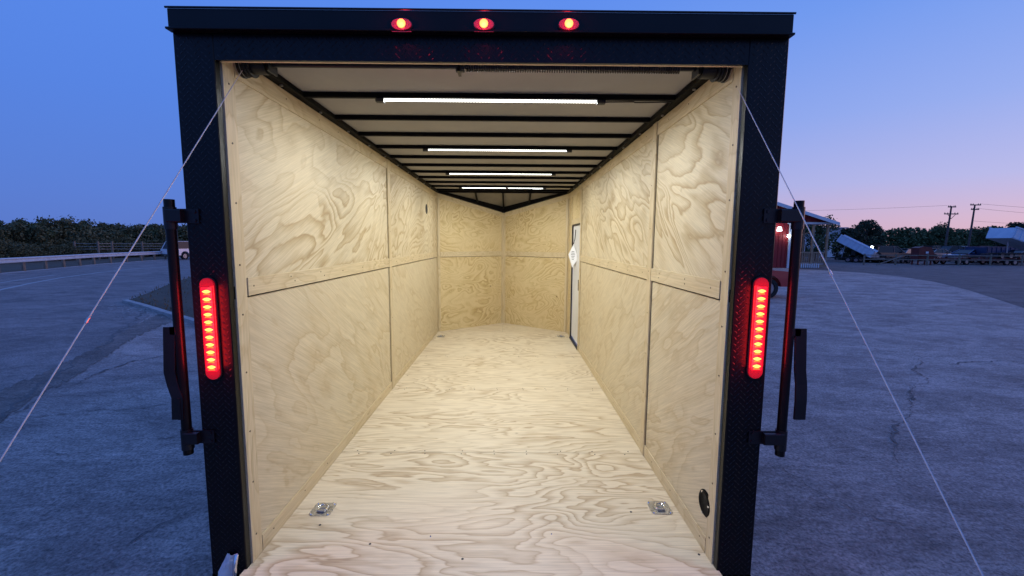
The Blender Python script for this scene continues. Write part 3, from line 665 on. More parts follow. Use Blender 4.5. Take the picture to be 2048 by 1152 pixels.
# screw heads and nail dots
b = MB()
for side, xx in ((-1, XL + .0065), (1, XR - .0065)):
    for k in range(9): b.cyl((xx, YW + .035, F + .12 + k * .24 + random.uniform(-.03, .03)), 'x', .0042, .002, 8)
for side, xx, cuts in ((-1, XL, (YL1, YF - .05)), (1, XR, (YR1, YD0))):
    y = YW + .12
    while y < cuts[-1] - .1:
        for z in (MID0 + .03, MID0 + .055) if random.random() < .35 else (MID0 + .04,): b.cyl((xx - side * .0104, y + random.uniform(-.03, .03), z), 'x', .0035, .002, 7)
        b.cyl((xx - side * .0074, y + random.uniform(-.05, .05), ZC - .04), 'x', .0035, .002, 7); b.cyl((xx - side * .0074, y + random.uniform(-.05, .05), F + .045), 'x', .0035, .002, 7)
        y += .34
    for yv in cuts[:1]:
        for k in range(8): b.cyl((xx - side * .0124, yv + random.uniform(-.01, .01), F + .15 + k * .27), 'x', .0035, .002, 7)
o = part('screw_heads', b, varied('dull_screw', (.06, .045, .03), (.12, .09, .06), 40, .5)); o['kind'] = 'stuff'
b = MB()
for y0 in ys_[1:-1]:
    for k in range(9):
        for e in (-.02, .02): b.cyl((XL + .12 + k * .225 + random.uniform(-.02, .02), y0 + e, F + .0004), 'z', .0045, .0012, 8)
for p in ((740, 1088), (1398, 1109), (640, 1050), (1262, 1024), (925, 1118)):
    q = on_z(*p, F); b.cyl((q.x, q.y, F + .0004), 'z', .006, .0012, 9)
o = part('floor_screw_heads', b, M['ink']); o['kind'] = 'stuff'
for p in ((861, 1073), (1103, 1068)):
    q = on_z(*p, F); part('bright_floor_screw', MB().cyl((q.x, q.y, F + .0015), 'z', .0042, .003, 10, r2=.003), M['chrome'], smooth=True)
# --- polished keeper bolted low on the left post
q = on_y(462, 1136, YR); t = empty('keeper_latch', q, parent=T); b = MB(); random.seed(3)
gv = []; nx, nz = 9, 13
for j in range(nz):
    for i in range(nx):
        u = i / (nx - 1) - .5; v_ = j / (nz - 1) - .5; lim = (.5 - .36 * abs(v_ + .1))
        gv.append((q.x - .008 + u * .10 * lim * 1.6 + v_ * .05, YR - .004 - .016 * math.exp(-8 * u * u) + random.uniform(-.0035, .0035), q.z + v_ * .15))
gf = [(j * nx + i, j * nx + i + 1, (j + 1) * nx + i + 1, (j + 1) * nx + i) for j in range(nz - 1) for i in range(nx - 1)]
MB().add(gv, gf).build('keeper_plate', varied('bright_foil', (.85, .84, .82), (.92, .91, .90), 30, .2, .9, .35, .3, 60), t, True)
MB().tube([(q.x + .03, YR - .012, q.z - .08), (q.x + .034, YR - .03, q.z - .02), (q.x + .038, YR - .03, q.z + .04), (q.x + .036, YR - .01, q.z + .07)], .009, 10).build('bolt_arm', M['chrome'], t, True)

# ================================================================ TREES
def leaf_mat(name, c1, c2):
    m = mat(name, c1, .7, 0, .2); t = m.node_tree; b = t.nodes['Principled BSDF']
    g_ = N(t, 'ShaderNodeNewGeometry'); o = N(t, 'ShaderNodeTexCoord').outputs['Object']
    n = noise(t, o, .8, 3); r_ = ramp(t, [(.35, 0.0), (.65, 1.0)])
    t.links.new(mth(t, 'ADD', mth(t, 'MULTIPLY', g_.outputs['Random Per Island'], .5), mth(t, 'MULTIPLY', n, .55)), r_.inputs[0])
    t.links.new(mixc(t, r_.outputs[0], c1, c2), b.inputs['Base Color']); return m
M['leaf'] = leaf_mat('leaf_green', (.045, .070, .030), (.10, .125, .055))
M['leaf2'] = leaf_mat('leaf_olive', (.060, .068, .034), (.125, .13, .065))
M['leaf_dk'] = leaf_mat('leaf_dark', (.022, .034, .020), (.045, .06, .032))
M['bark'] = varied('bark', (.06, .045, .035), (.10, .08, .06), 4, .9, .2, 0, .5, 20)
def leaves(centres, radii, n, size, rg):
    k = rg.integers(0, len(centres), n); d = rg.normal(size=(n, 3)); d /= np.linalg.norm(d, axis=1)[:, None]
    c = centres[k] + d * (radii[k] * rg.uniform(.45, 1.08, n) ** .6)[:, None]
    a = rg.normal(size=(n, 3)); a /= np.linalg.norm(a, axis=1)[:, None]; b_ = np.cross(a, d + rg.normal(size=(n, 3)) * .6); b_ /= np.linalg.norm(b_, axis=1)[:, None] + 1e-9
    s = (size * rg.uniform(.6, 1.4, n))[:, None]
    V = np.stack([c - a * s, c + b_ * s * .55, c + a * s, c - b_ * s * .55], 1).reshape(-1, 3)
    return V
def mesh_np(name, V, m, quad=True):
    n = len(V) // 4; me = bpy.data.meshes.new(name)
    me.vertices.add(len(V)); me.vertices.foreach_set('co', V.astype(np.float32).ravel()); me.loops.add(4 * n); me.loops.foreach_set('vertex_index', np.arange(4 * n, dtype=np.int32))
    me.polygons.add(n); me.polygons.foreach_set('loop_start', np.arange(0, 4 * n, 4, dtype=np.int32)); me.update(calc_edges=True); me.materials.append(m); return me
def tree_proto(seed, H, W, m, n=4200, size=.20, bare=0, name='tree', low=.1):
    rg = np.random.default_rng(seed); rr_ = random.Random(seed); root = empty(name, (0, 0, 0))
    b = MB(); b.tube([(0, 0, 0), (.05 * H * .3, .02, H * .35), (.02, .05, H * .8)], [H * .022, H * .016, H * .006], 7); tips = []
    for i in range(11):
        a = rr_.uniform(0, 6.28); z0 = H * rr_.uniform(.15, .6); l = W * rr_.uniform(.35, .5)
        p1 = (math.cos(a) * l * .5, math.sin(a) * l * .5, z0 + H * .12); p2 = (math.cos(a) * l, math.sin(a) * l, z0 + H * rr_.uniform(.2, .34)); tips.append(p2)
        b.tube([(0, 0, z0), p1, p2], [H * .010, H * .006, H * .002], 5)
    b.build('trunk', M['bark'], root, origin=(0, 0, 0))
    cs = [t_ for t_ in tips]; k = 26
    for i in range(k):
        a = rr_.uniform(0, 6.28); q = rr_.uniform(0, 1) ** .5; z = rr_.uniform(low, .95); env = math.sin(math.pi * min(1, max(.05, z * .8 + .17))) ** .6
        cs.append((math.cos(a) * q * W * .48 * env, math.sin(a) * q * W * .48 * env, z * H))
    cs = np.array(cs); rad = rg.uniform(.09, .20, len(cs)) * W
    me = mesh_np('crown', leaves(cs, rad, n, size, rg), m); cr_ = bpy.data.objects.new('crown', me); C.objects.link(cr_); cr_.parent = root
    return root
protos = [tree_proto(11, 6.0, 6.5, M['leaf'], 5200, .19), tree_proto(12, 5.2, 7.0, M['leaf2'], 5200, .19), tree_proto(13, 6.6, 5.6, M['leaf'], 5200, .19), tree_proto(14, 4.0, 6.4, M['leaf2'], 4600, .17, low=.02)]
used = set()
def place(i, loc, rz, sc, label, group=None, cat='tree', name=None):
    p = protos[i]; o = p if i not in used else copy_tree(p); used.add(i)
    o.location = loc; o.rotation_euler = (0, 0, rz); o.scale = (sc, sc, sc * random.uniform(.92, 1.08))
    for k in ('label', 'group', 'category'):
        if k in o: del o[k]
    tag(o, label, cat, group)
    if name: o.name = name
    return o
random.seed(21)
GL = 'trees and scrub along the far side of the road'
# tree line beyond the guardrail; top heights read off the photograph
prof = [(-260, 430), (-170, 438), (-90, 444), (-30, 440), (25, 444), (70, 447), (112, 441), (150, 441), (190, 450), (232, 456), (268, 454), (300, 446), (325, 444), (352, 446), (395, 447), (440, 452), (500, 454), (560, 450)]
for i, (px, py) in enumerate(prof):
    for row, (Y, dy) in enumerate(((36 + max(px, 0) * .052, 0), (44 + max(px, 0) * .055, 4))):
        k = (i * 2 + row * 3) % 3 if row else (1, 0, 3, 2)[i % 4]
        top = on_y(px + (row * 18), py + random.uniform(-4, 5) + (6 if not row else 0), Y); X = top.x; h0 = (6.0, 5.2, 6.6, 4.0)[k] * 1.04
        place(k, (X, Y, 0), random.uniform(0, 6), top.z / h0, 'dark leafy tree in the thick row behind the roadside guardrail', GL)
for i in range(26):
    px = -200 + i * 26; Y = 33 + max(px, 0) * .052; p = on_y(px, 500, Y)
    place(3, (p.x + random.uniform(-.8, .8), Y + random.uniform(-.5, 1.5), -.1), random.uniform(0, 6), random.uniform(.34, .52), 'low scrubby bush in the undergrowth right behind the guardrail', 'bushes behind the guardrail', 'bush', 'bush')
# far wood on the right
cs = []; rad = []
tp_ = [(1560, 455), (1620, 452), (1660, 458), (1700, 455), (1745, 462), (1790, 457), (1815, 453), (1850, 459), (1880, 452), (1912, 456), (1945, 459), (1985, 452), (2010, 457), (2060, 448), (2120, 446), (2200, 452), (2300, 455)]
Yw = 112.0; wr = random.Random(5)
for px in range(1500, 2420, 5):
    for (a, c) in zip(tp_, tp_[1:]):
        if a[0] <= px < c[0]: py = a[1] + (c[1] - a[1]) * (px - a[0]) / (c[0] - a[0]); break
    else: py = 455
    Y = Yw + wr.uniform(-5, 8); t_ = on_y(px, py + wr.uniform(-1.5, 4), Y)
    rr_ = wr.uniform(1.0, 2.0)
    cs.append((t_.x, Y, t_.z - rr_)); rad.append(rr_)
    z = t_.z - 2.5
    while z > .3: cs.append((t_.x + wr.uniform(-1.5, 1.5), Y - wr.uniform(0, 5), z)); rad.append(wr.uniform(1.2, 2.2)); z -= 1.5
me = mesh_np('far_wood', leaves(np.array(cs), np.array(rad), 60000, .34, rng), M['leaf']); fw = bpy.data.objects.new('far_wood', me); C.objects.link(fw)
tag(fw, 'long dark wood closing the far side of the dealer yard', 'wood', kind='stuff')
protos += [tree_proto(31, 6.0, 4.4, M['leaf'], 2600, .14), tree_proto(32, 6.5, 5.5, M['leaf_dk'], 5600, .2, low=.02)]
for i, px, py, Y, sc, lab, cat in ((5, 1700, 458, 52, .55, 'dark rounded bush beside the pale building, behind the tipped dump trailer', 'bush'), (4, 1884, 447, 105, None, 'taller dark tree behind the left utility pole', 'tree'), (4, 1638, 421, 50, None, 'thin leafed tree rising over the right end of the red building roof', 'tree'),
                               (4, 1612, 418, 52, None, 'sparse tree top behind the roof slope near the lock bar', 'tree'), (5, 2040, 441, 85, None, 'big dark tree at the right edge behind the raised dump bed', 'tree'), (0, 1975, 451, 95, None, 'round dark tree above the raised white dump bed', 'tree'), (5, 1735, 470, 70, .8, 'low dark thicket behind the tipped dump trailer and tractor', 'bush')):
    t_ = on_y(px, py, Y); H0 = {0: 6, 4: 6, 5: 6.5}[i] * 1.05
    o = place(i, (t_.x, Y, 0), random.uniform(0, 6), sc or t_.z / H0, lab, None, cat, 'bush' if cat == 'bush' else None)

# ================================================================ GUARDRAIL AND ROADSIDE FENCE
M['galv'] = varied('galvanised_rail', (.58, .58, .60), (.70, .70, .71), 3, .5, .5, .4, .05)
M['old_wood'] = varied('weathered_timber', (.16, .13, .10), (.26, .21, .16), 4, .8, .3, 0, .3, 40)
rail_pts = gp([(-700, 690), (-250, 588), (0, 546.5), (90, 538.5), (200, 528), (330, 519), (400, 511), (480, 505)])
def resample(P, step):
    out = [P[0].copy()]; acc = 0
    for a, b_ in zip(P, P[1:]):
        L = (b_ - a).length; s = step - acc
        while s < L: out.append(a.lerp(b_, s / L)); s += step
        acc = (L - (s - step))
    return out
RP = resample(rail_pts, 1.9)
g = empty('guardrail', RP[len(RP) // 2], 'galvanised steel guardrail curving along the far edge of the road', 'guardrail')
prf = [(0, .82), (.05, .79), (.05, .74), (0, .70), (0, .64), (.05, .60), (.05, .55), (0, .52), (-.012, .52), (.035, .555), (.035, .595), (-.012, .64), (-.012, .70), (.035, .745), (.035, .785), (-.012, .82)]
v = []
for i, p in enumerate(RP):
    d = (RP[min(i + 1, len(RP) - 1)] - RP[max(i - 1, 0)]).normalized(); s = Vector((d.y, -d.x, 0))
    v += [tuple(p + s * a + Vector((0, 0, z))) for a, z in prf]
n = len(prf); f = [(i * n + k, (i + 1) * n + k, (i + 1) * n + (k + 1) % n, i * n + (k + 1) % n) for i in range(len(RP) - 1) for k in range(n)]
MB().add(v, f).build('rail', M['galv'], g)
first = None
for i, p in enumerate(RP[::1]):
    d = (RP[min(i + 1, len(RP) - 1)] - RP[max(i - 1, 0)]).normalized(); s = Vector((-d.y, d.x, 0)); q = p + s * .12
    if first is None: first = bx(q.x - .07, q.x + .07, q.y - .07, q.y + .07, 0, .78, bev=.01).build('post', M['old_wood'], g); fz = .39
    else: share(first, (q.x, q.y, fz), g)
g = empty('wire_fence', (on_y(197, 500, 40).x, 40, 0), 'old wire fence with pale posts between guardrail and bushes', 'fence')
fx = [(150, 39), (197, 39.5), (225, 40.5), (285, 42), (340, 44)]; tops = []
for px, Y in fx:
    p = on_y(px, 500, Y); bx(p.x - .06, p.x + .06, Y - .06, Y + .06, 0, 1.7).build('post', M['old_wood'], g); tops.append(Vector((p.x, Y, 0)))
for z in (1.0, 1.25, 1.5): MB().tube([t_ + Vector((0, 0, z)) for t_ in tops], .012, 4).build('wire', M['galv'], g)

# ================================================================ RED BUILDING WITH PORCH
def boards(name, c, sp, axis='x'):
    m = mat(name, c, .5, 0, .4); t = m.node_tree; b = t.nodes['Principled BSDF']; o = N(t, 'ShaderNodeTexCoord').outputs['Object']
    n = noise(t, o, 2, 4); r_ = ramp(t, [(.3, .8), (.7, 1.1)]); t.links.new(n, r_.inputs[0]); t.links.new(mixc(t, 1.0, c, r_.outputs[0], 'MULTIPLY'), b.inputs['Base Color']); return m
M['redwall'] = boards('red_steel_cladding', (.27, .016, .018), .2)
M['white_trim'] = varied('white_trim', (.62, .63, .64), (.72, .73, .74), 2, .5)
M['pale_wall'] = varied('pale_cladding', (.42, .46, .50), (.48, .52, .56), 1, .5)
M['roofing'] = varied('grey_metal_roof', (.30, .33, .38), (.38, .40, .45), 1, .4)
M['deck'] = varied('deck_timber', (.28, .19, .12), (.40, .28, .19), 3, .7, .3, 0, .2, 30)
M['lamp_on'] = mat('lamp_on', (.9, .9, .9), .4, emit=(.85, .95, 1.0), es=14)
YB = 34.0
def bxp(px, py, y=YB): return on_y(px, py, y)
B = empty('red_building', (20.0, YB, 0), 'dark red metal shop with white gable trim and timber corner porch', 'building')
e0 = bxp(1669, 446); e1 = bxp(1560, 410); sl_ = (e1.z - e0.z) / (e1.x - e0.x); xr = 14.2; zr = e1.z + sl_ * (xr - e1.x); xw0 = 3.4
YBK = 46.0; th = .16
b = MB(); zl = zr + sl_ * (xr - xw0)
for (x0, z0, x1, z1) in ((xr, zr, e0.x, e0.z), (xw0, zl, xr, zr)):
    b.add([(x0, YB - .5, z0), (x1, YB - .5, z1), (x1, YBK, z1), (x0, YBK, z0), (x0, YB - .5, z0 - .08), (x1, YB - .5, z1 - .08), (x1, YBK, z1 - .08), (x0, YBK, z0 - .08)],
          [(0, 1, 2, 3), (7, 6, 5, 4), (0, 4, 5, 1), (2, 6, 7, 3), (1, 5, 6, 2), (0, 3, 7, 4)])
b.build('roof', M['roofing'], B)
for (x0, z0, x1, z1) in ((xr, zr, e0.x + .02, e0.z), (xw0, zl, xr, zr)):
    MB().add([(x0, YB - .56, z0 + .02), (x1, YB - .56, z1 + .02), (x1, YB - .505, z1 + .02), (x0, YB - .505, z0 + .02), (x0, YB - .56, z0 - .26), (x1, YB - .56, z1 - .22), (x1, YB - .505, z1 - .22), (x0, YB - .505, z0 - .26)],
          [(0, 1, 2, 3), (7, 6, 5, 4), (4, 5, 1, 0), (3, 2, 6, 7), (1, 5, 6, 2), (0, 3, 7, 4)]).build('fascia', M['white_trim'], B)
xp = bxp(1578, 500).x; xe = bxp(1653, 500).x; zb = bxp(1630, 448).z     # porch from xp to xe, beam height zb
# red front wall left of the porch, vertical ribs
b = MB().prism([(xw0 + .3, 0), (xp, 0), (xp, zb), (xe + .1, zb), (xe + .1, e0.z - .1), (e0.x - .3, e0.z - .02), (xr, zr - .1), (xw0 + .3, zl)], 'y', YB, YB + .12); b.build('front_wall', M['redwall'], B)
b = MB(); x = xw0 + .5
while x < xe: z1 = min(zr - .12 - abs(x - xr) * abs(sl_), 99); b.box(x, x + .04, YB - .03, YB - .001, (0 if x < xp - .05 else zb + .02), z1); x += .3
o = b.build('wall_ribs', M['redwall'], B); o['kind'] = 'stuff'
MB().box(xp - .3, xe + .3, YB - .10, YB - .031, zb - .02, zb + .14).build('porch_beam', M['white_trim'], B)
MB().box(xp, xe + .1, YB + 3.0, YB + 3.1, 0, zb + .3).build('porch_back_wall', M['pale_wall'], B)
MB().box(xp - .12, xp, YB + .12, YB + 3.0, 0, zb + .1).build('porch_side_wall', M['redwall'], B)
MB().box(xw0 + .3, xp, YBK - .6, YBK - .5, 0, zb).box(xw0 + .3, xw0 + .4, YB + .12, YBK - .6, 0, zb + .3).box(xe + .1, xe + .2, YB + 3.1, YBK - .5, 0, zb + .3).build('rear_wall', M['redwall'], B)
MB().box(xp + .01, xe + .1, YB + .13, YB + 2.99, zb + .16, zb + .2).build('porch_ceiling', M['deck'], B)
MB().box(xp - .02, xe + .15, YB - .05, YB + 2.98, .12, .26).build('deck_floor', M['deck'], B)
for k in range(3):
    wx = xp + .5 + k * 1.0; fr = MB().box(wx, wx + .8, YB + 2.95, YB + 2.995, 1.25, 2.35).build('window_frame', M['white_trim'], B)
    MB().box(wx + .07, wx + .73, YB + 2.93, YB + 2.949, 1.32, 2.28).build('pane', M['glass_dark'], fr)
b0 = None
for x, y in ((xe, YB), (xe - 1.15, YB), (xe, YB + 2.8), (xp + .9, YB + 1.6)):
    bx(x - .07, x + .07, y - .03, y + .11, .26, zb - .025).build('porch_post', M['deck'], B)
bx(xp - .14, xp + .10, YB - .14, YB - .031, 0, zb + .3).build('white_corner_post', M['white_trim'], B)
for x0, x1, nm in ((xp + .15, xe - 1.25, 'railing'), (xe - 1.05, xe - .1, 'railing')):
    b = MB().box(x0, x1, YB, YB + .06, 1.20, 1.28).box(x0, x1, YB + .01, YB + .05, .40, .46); r_ = b.build(nm, M['deck'], B)
    n = int((x1 - x0) / .16)
    for k in range(n):
        xx = x0 + (k + .5) * (x1 - x0) / n
        bx(xx - .03, xx + .03, YB + .015, YB + .045, .462, 1.198).build('baluster', M['deck'], r_)
b = MB().box(xe - .03, xe + .03, YB + .12, YB + 2.7, 1.20, 1.28).box(xe - .02, xe + .02, YB + .12, YB + 2.7, .40, .46)
for k in range(14): b.box(xe - .02, xe + .02, YB + .2 + k * .18, YB + .25 + k * .18, .462, 1.198)
b.build('side_railing', M['deck'], B)
n = 9
for k in range(n):
    x = bxp(1600, 530).x + k * .17; bx(x, x + .085, YB - .12, YB - .08, .03, .36).build('white_slat', M['white_trim'], B)
# porch stair rail, diagonal
MB().tube([(xp + .9, YB + .8, 2.45), (xp + 2.2, YB + .3, 3.0)], .05, 6).build('diagonal_brace', M['deck'], B)
# window and sill on the visible red wall
for px, py, sz in ((1559, 458, .17), (1578, 471.5, .12)):
    p = bxp(px, py, YB - .3); L = empty('wall_lamp', p, parent=B)
    MB().box(p.x - .05, p.x + .05, p.y + .1, YB - .035, p.z + .02, p.z + .1).build('bracket', M['white_trim'], L)
    MB().cyl((p.x, p.y, p.z), 'z', sz, sz * 1.7, 14, r2=sz * .7).build('lamp_shade', M['lamp_on'], L, True)
# pale building behind
Y2 = 60; a = on_y(1600, 500, Y2); c = on_y(1690, 457, Y2)
W2 = empty('pale_building', ((a.x + c.x) / 2, Y2, 0), 'pale blue grey metal shed behind the red porch', 'building')
bx(a.x - 4, c.x, Y2, Y2 + 10, 0, c.z).build('wall', M['pale_wall'], W2); MB().box(a.x - 4.3, c.x + .3, Y2 - .3, Y2 + 10.3, c.z + .002, c.z + .16).build('roof', M['roofing'], W2)
b = MB()
for k in range(24): b.box(a.x - 3.9 + k * .48, a.x - 3.86 + k * .48, Y2 - .03, Y2 - .001, 0, c.z - .02)
o = b.build('wall_ribs', M['pale_wall'], W2); o['kind'] = 'stuff'
bx(c.x - 3.4, c.x - .9, Y2 - .06, Y2 - .031, 0, 2.4).build('roller_door', M['white_trim'], W2)

# ================================================================ VEHICLES AND EQUIPMENT
def paint(name, c): return mat(name, c, .28, .1, .5, coat=.6)
M['lamp_off'] = mat('headlamp_glass', (.5, .5, .52), .15); M['tail_off'] = mat('tail_lens', (.25, .01, .01), .2)
def vehicle(name, m, kind, label, loc, rz, cat):
    """x along its length, nose at +x; built at the origin, then moved"""
    root = empty(name, (0, 0, 0), label, cat)
    if kind == 'pickup': low = [(-2.7, .45), (-2.7, 1.02), (-.75, 1.02), (1.15, 1.02), (2.35, .95), (2.7, .80), (2.72, .42)]; cab = [(-.8, 1.02), (-.7, 1.72), (-.2, 1.80), (.65, 1.78), (1.35, 1.02)]; L = 5.4
    elif kind == 'suv': low = [(-2.35, .42), (-2.38, 1.0), (-2.2, 1.05), (1.1, 1.05), (2.1, .95), (2.36, .78), (2.38, .40)]; cab = [(-2.25, 1.05), (-2.0, 1.66), (-1.6, 1.75), (.35, 1.73), (1.2, 1.05)]; L = 4.7
    else: low = [(-2.3, .40), (-2.32, .90), (-1.6, .95), (1.0, .93), (2.0, .82), (2.28, .66), (2.3, .36)]; cab = [(-1.7, .95), (-1.0, 1.36), (-.4, 1.43), (.3, 1.40), (1.15, .93)]; L = 4.6
    b = MB(); w_ = .92
    def skew(poly, w0, w1, z0, z1):
        n = len(poly); v = []
        for s in (-1, 1):
            for x, z in poly:
                t_ = (z - z0) / (z1 - z0); v.append((x, s * (w0 + (w1 - w0) * t_), z))
        return v, [tuple(range(n)), tuple(range(n, 2 * n))[::-1]] + [(i, n + i, n + (i + 1) % n, (i + 1) % n) for i in range(n)]
    # wheel arches cut as notches in the lower profile
    arch = lambda cx: [(cx + .42 * math.cos(a), .40 + .42 * math.sin(a)) for a in [math.pi * (0 + k / 8) for k in range(9)]]
    wb = (-L * .31, L * .31); bot = [low[-1]] + [(q[0], max(q[1], low[-1][1])) for q in arch(wb[1])] + [(q[0], max(q[1], low[0][1])) for q in arch(wb[0])]
    poly = low[:-1] + bot
    v, f = skew(poly, w_, w_ * .97, .4, 1.05); b.add(v, f); bd = b.build('body', m, root, origin=(0, 0, 0))
    v, f = skew(cab, w_ * .93, w_ * .74, cab[0][1], cab[2][1]); MB().add(v, f).build('cabin', M['glass_dark'], root, origin=(0, 0, 0))
    # roof and pillars in body colour
    zt = max(z for _, z in cab); xs_ = [x for x, z in cab if z > zt - .12]
    MB().box(min(xs_) - .05, max(xs_) + .03, -w_ * .76, w_ * .76, zt - .03, zt + .02, bev=.015).build('roof', m, root)
    for s in (-1, 1):
        for (p, q) in ((0, 1), (3, 4)):
            a = cab[p]; c = cab[q]; y = lambda z: s * w_ * (.945 - .19 * (z - cab[0][1]) / (zt - cab[0][1]))
            MB().tube([(a[0], y(a[1]), a[1]), (c[0], y(c[1]), c[1])], .045, 5).build('pillar', m, root)
        xm = -.1; MB().tube([(xm, s * w_ * .945, cab[0][1]), (xm, s * w_ * .76, zt)], .04, 5).build('pillar', m, root)
    for s in (-1, 1):
        bx(2.26 * L / 4.7, 2.34 * L / 4.7, s * .7 - .16, s * .7 + .16, .66, .80, bev=.02).build('headlight', M['lamp_off'], root)
        bx(-L / 2 - .02, -L / 2 + .06, s * .78 - .09, s * .78 + .09, .72, .98, bev=.02).build('tail_lamp', M['tail_off'], root)
        bx(.62, .80, s * 1.0 - .08, s * 1.0 + .08, 1.0, 1.14, bev=.02).build('mirror', m, root)
    bx(L / 2 - .06, L / 2 + .06, -.85, .85, .40, .58, bev=.03).build('bumper', M['rim'], root); bx(-L / 2 - .08, -L / 2 + .04, -.85, .85, .42, .58, bev=.03).build('bumper', M['rim'], root)
    for x in wb:
        for y in (-.80, .80):
            wr_ = wheel(root, (0, 0, 0), .35, .23); wr_.location = (x, y, .35); wr_.rotation_euler = (0, 0, R(90))
    root.location = loc; root.rotation_euler = (0, 0, rz); return root
def at(px, Y): return on_y(px, 500, Y).x
white_p = paint('white_car_paint', (.70, .71, .73)); dark_p = paint('dark_car_paint', (.012, .013, .018)); silver_p = paint('silver_car_paint', (.14, .145, .16)); blue_p = paint('blue_car_paint', (.03, .06, .16)); red_p = paint('red_car_paint', (.38, .012, .014))
vehicle('parked_suv', white_p, 'suv', 'white sport utility vehicle on the road beyond the left lock bar', (at(384, 43), 43, 0), R(76), 'car')
vehicle('parked_pickup', red_p, 'pickup', 'red pickup parked behind the right rear post of the trailer', (on_z(1564, 592).x - 2.7, 15.6, 0), R(4), 'pickup truck')
vehicle('parked_suv', dark_p, 'suv', 'black vehicle behind the wooden rail, right of the tractor', (at(1775, 47), 47, 0), R(8), 'car')
vehicle('parked_car', silver_p, 'sedan', 'silver car behind the rail, left of the red upright implement', (at(1812, 50), 50, 0), R(20), 'car')
vehicle('parked_pickup', dark_p, 'pickup', 'black pickup in the second row right of the left utility pole', (at(1905, 58), 58, 0), R(175), 'pickup truck')
vehicle('parked_car', blue_p, 'sedan', 'dark blue car in the yard right of the red upright implement', (at(1938, 49), 49, 0), R(186), 'car')
vehicle('parked_suv', dark_p, 'suv', 'dark vehicle under the raised white dump bed', (at(2012, 52), 52, 0), R(170), 'car')
vehicle('parked_car', silver_p, 'sedan', 'grey car between the red implement and the black pickup', (at(1872, 53), 53, 0), R(12), 'car')
vehicle('parked_pickup', dark_p, 'pickup', 'dark pickup in the back row just left of the left utility pole', (at(1862, 60), 60, 0), R(8), 'pickup truck')
vehicle('parked_pickup', dark_p, 'pickup', 'dark pickup in the back row under the right utility pole', (at(1956, 58), 58, 0), R(186), 'pickup truck')
vehicle('parked_suv', white_p, 'suv', 'white vehicle in the back row between the two utility poles', (at(1932, 60), 60, 0), R(4), 'car')
vehicle('parked_car', dark_p, 'sedan', 'black car close behind the rail at the right edge of the yard', (at(2040, 47), 47, 0), R(183), 'car')
def dump_trailer(label, m, tilt, loc, rz, sc=1.0):
    r_ = empty('dump_trailer', (0, 0, 0), label, 'dump trailer'); L, W_, Hh = 4.3, 2.0, .95
    piv = Vector((2.0, 0, .72)); Mx = Matrix.Translation(piv) @ Matrix.Rotation(R(tilt), 4, 'Y') @ Matrix.Translation(-piv)
    b = MB(); z0 = .74
    b.box(-L / 2, L / 2, -W_ / 2, W_ / 2, z0, z0 + .06, Mx); b.build('bed_floor', m, r_)
    for s in (-1, 1): MB().box(-L / 2, L / 2, s * W_ / 2 - .03, s * W_ / 2 + .03, z0 + .062, z0 + Hh, Mx).build('bed_side', m, r_)
    MB().box(-L / 2, -L / 2 + .05, -W_ / 2 + .04, W_ / 2 - .04, z0 + .062, z0 + Hh, Mx).build('bed_front', m, r_)
    MB().box(L / 2 - .05, L / 2, -W_ / 2 + .04, W_ / 2 - .04, z0 + .062, z0 + Hh * .9, Mx).build('tailgate', m, r_)
    for s in (-1, 1):
        MB().box(-L / 2 - .03, L / 2, s * (W_ / 2 + .03) - .05, s * (W_ / 2 + .03) + .05, z0 + Hh + .002, z0 + Hh + .09, Mx).build('top_rail', m, r_)
        b = MB()
        for k in range(8): x = -L / 2 + .1 + k * (L - .26) / 7; b.box(x, x + .07, s * (W_ / 2 + .031), s * (W_ / 2 + .09), z0 + .05, z0 + Hh, Mx) if s > 0 else b.box(x, x + .07, -(W_ / 2 + .09), -(W_ / 2 + .031), z0 + .05, z0 + Hh, Mx)
        b.build('side_ribs', m, r_)
    MB().box(-L / 2, L / 2, -.5, -.38, .50, .64).box(-L / 2, L / 2, .38, .5, .50, .64).box(-L / 2 - 1.3, -L / 2, -.06, .06, .46, .58).build('chassis', M['black_satin'], r_)
    if tilt: top = Mx @ Vector((-L / 2 + 1.0, 0, z0)); MB().tube([(-1.0, 0, .6), tuple(top)], .05, 8).build('hoist_ram', M['rim'], r_)
    for x in (-.1, .75):
        for y in (-1.12, 1.12):
            q = wheel(r_, (0, 0, 0), .34, .2); q.location = (x, y, .34); q.rotation_euler = (0, 0, R(90))
    r_.location = loc; r_.rotation_euler = (0, 0, rz); r_.scale = (sc, sc, sc); return r_
pw = varied('white_blue_steel', (.55, .62, .72), (.66, .72, .80), 2, .45, .5)
dump_trailer('small tipped white dump trailer left of the tractor, bed raised', pw, 30, (at(1703, 46), 46, 0), R(-48), .8)
dump_trailer('large white dump bed raised high at the right edge of the yard', pw, 17, (at(2036, 43), 43, .45), R(1), 1.12)
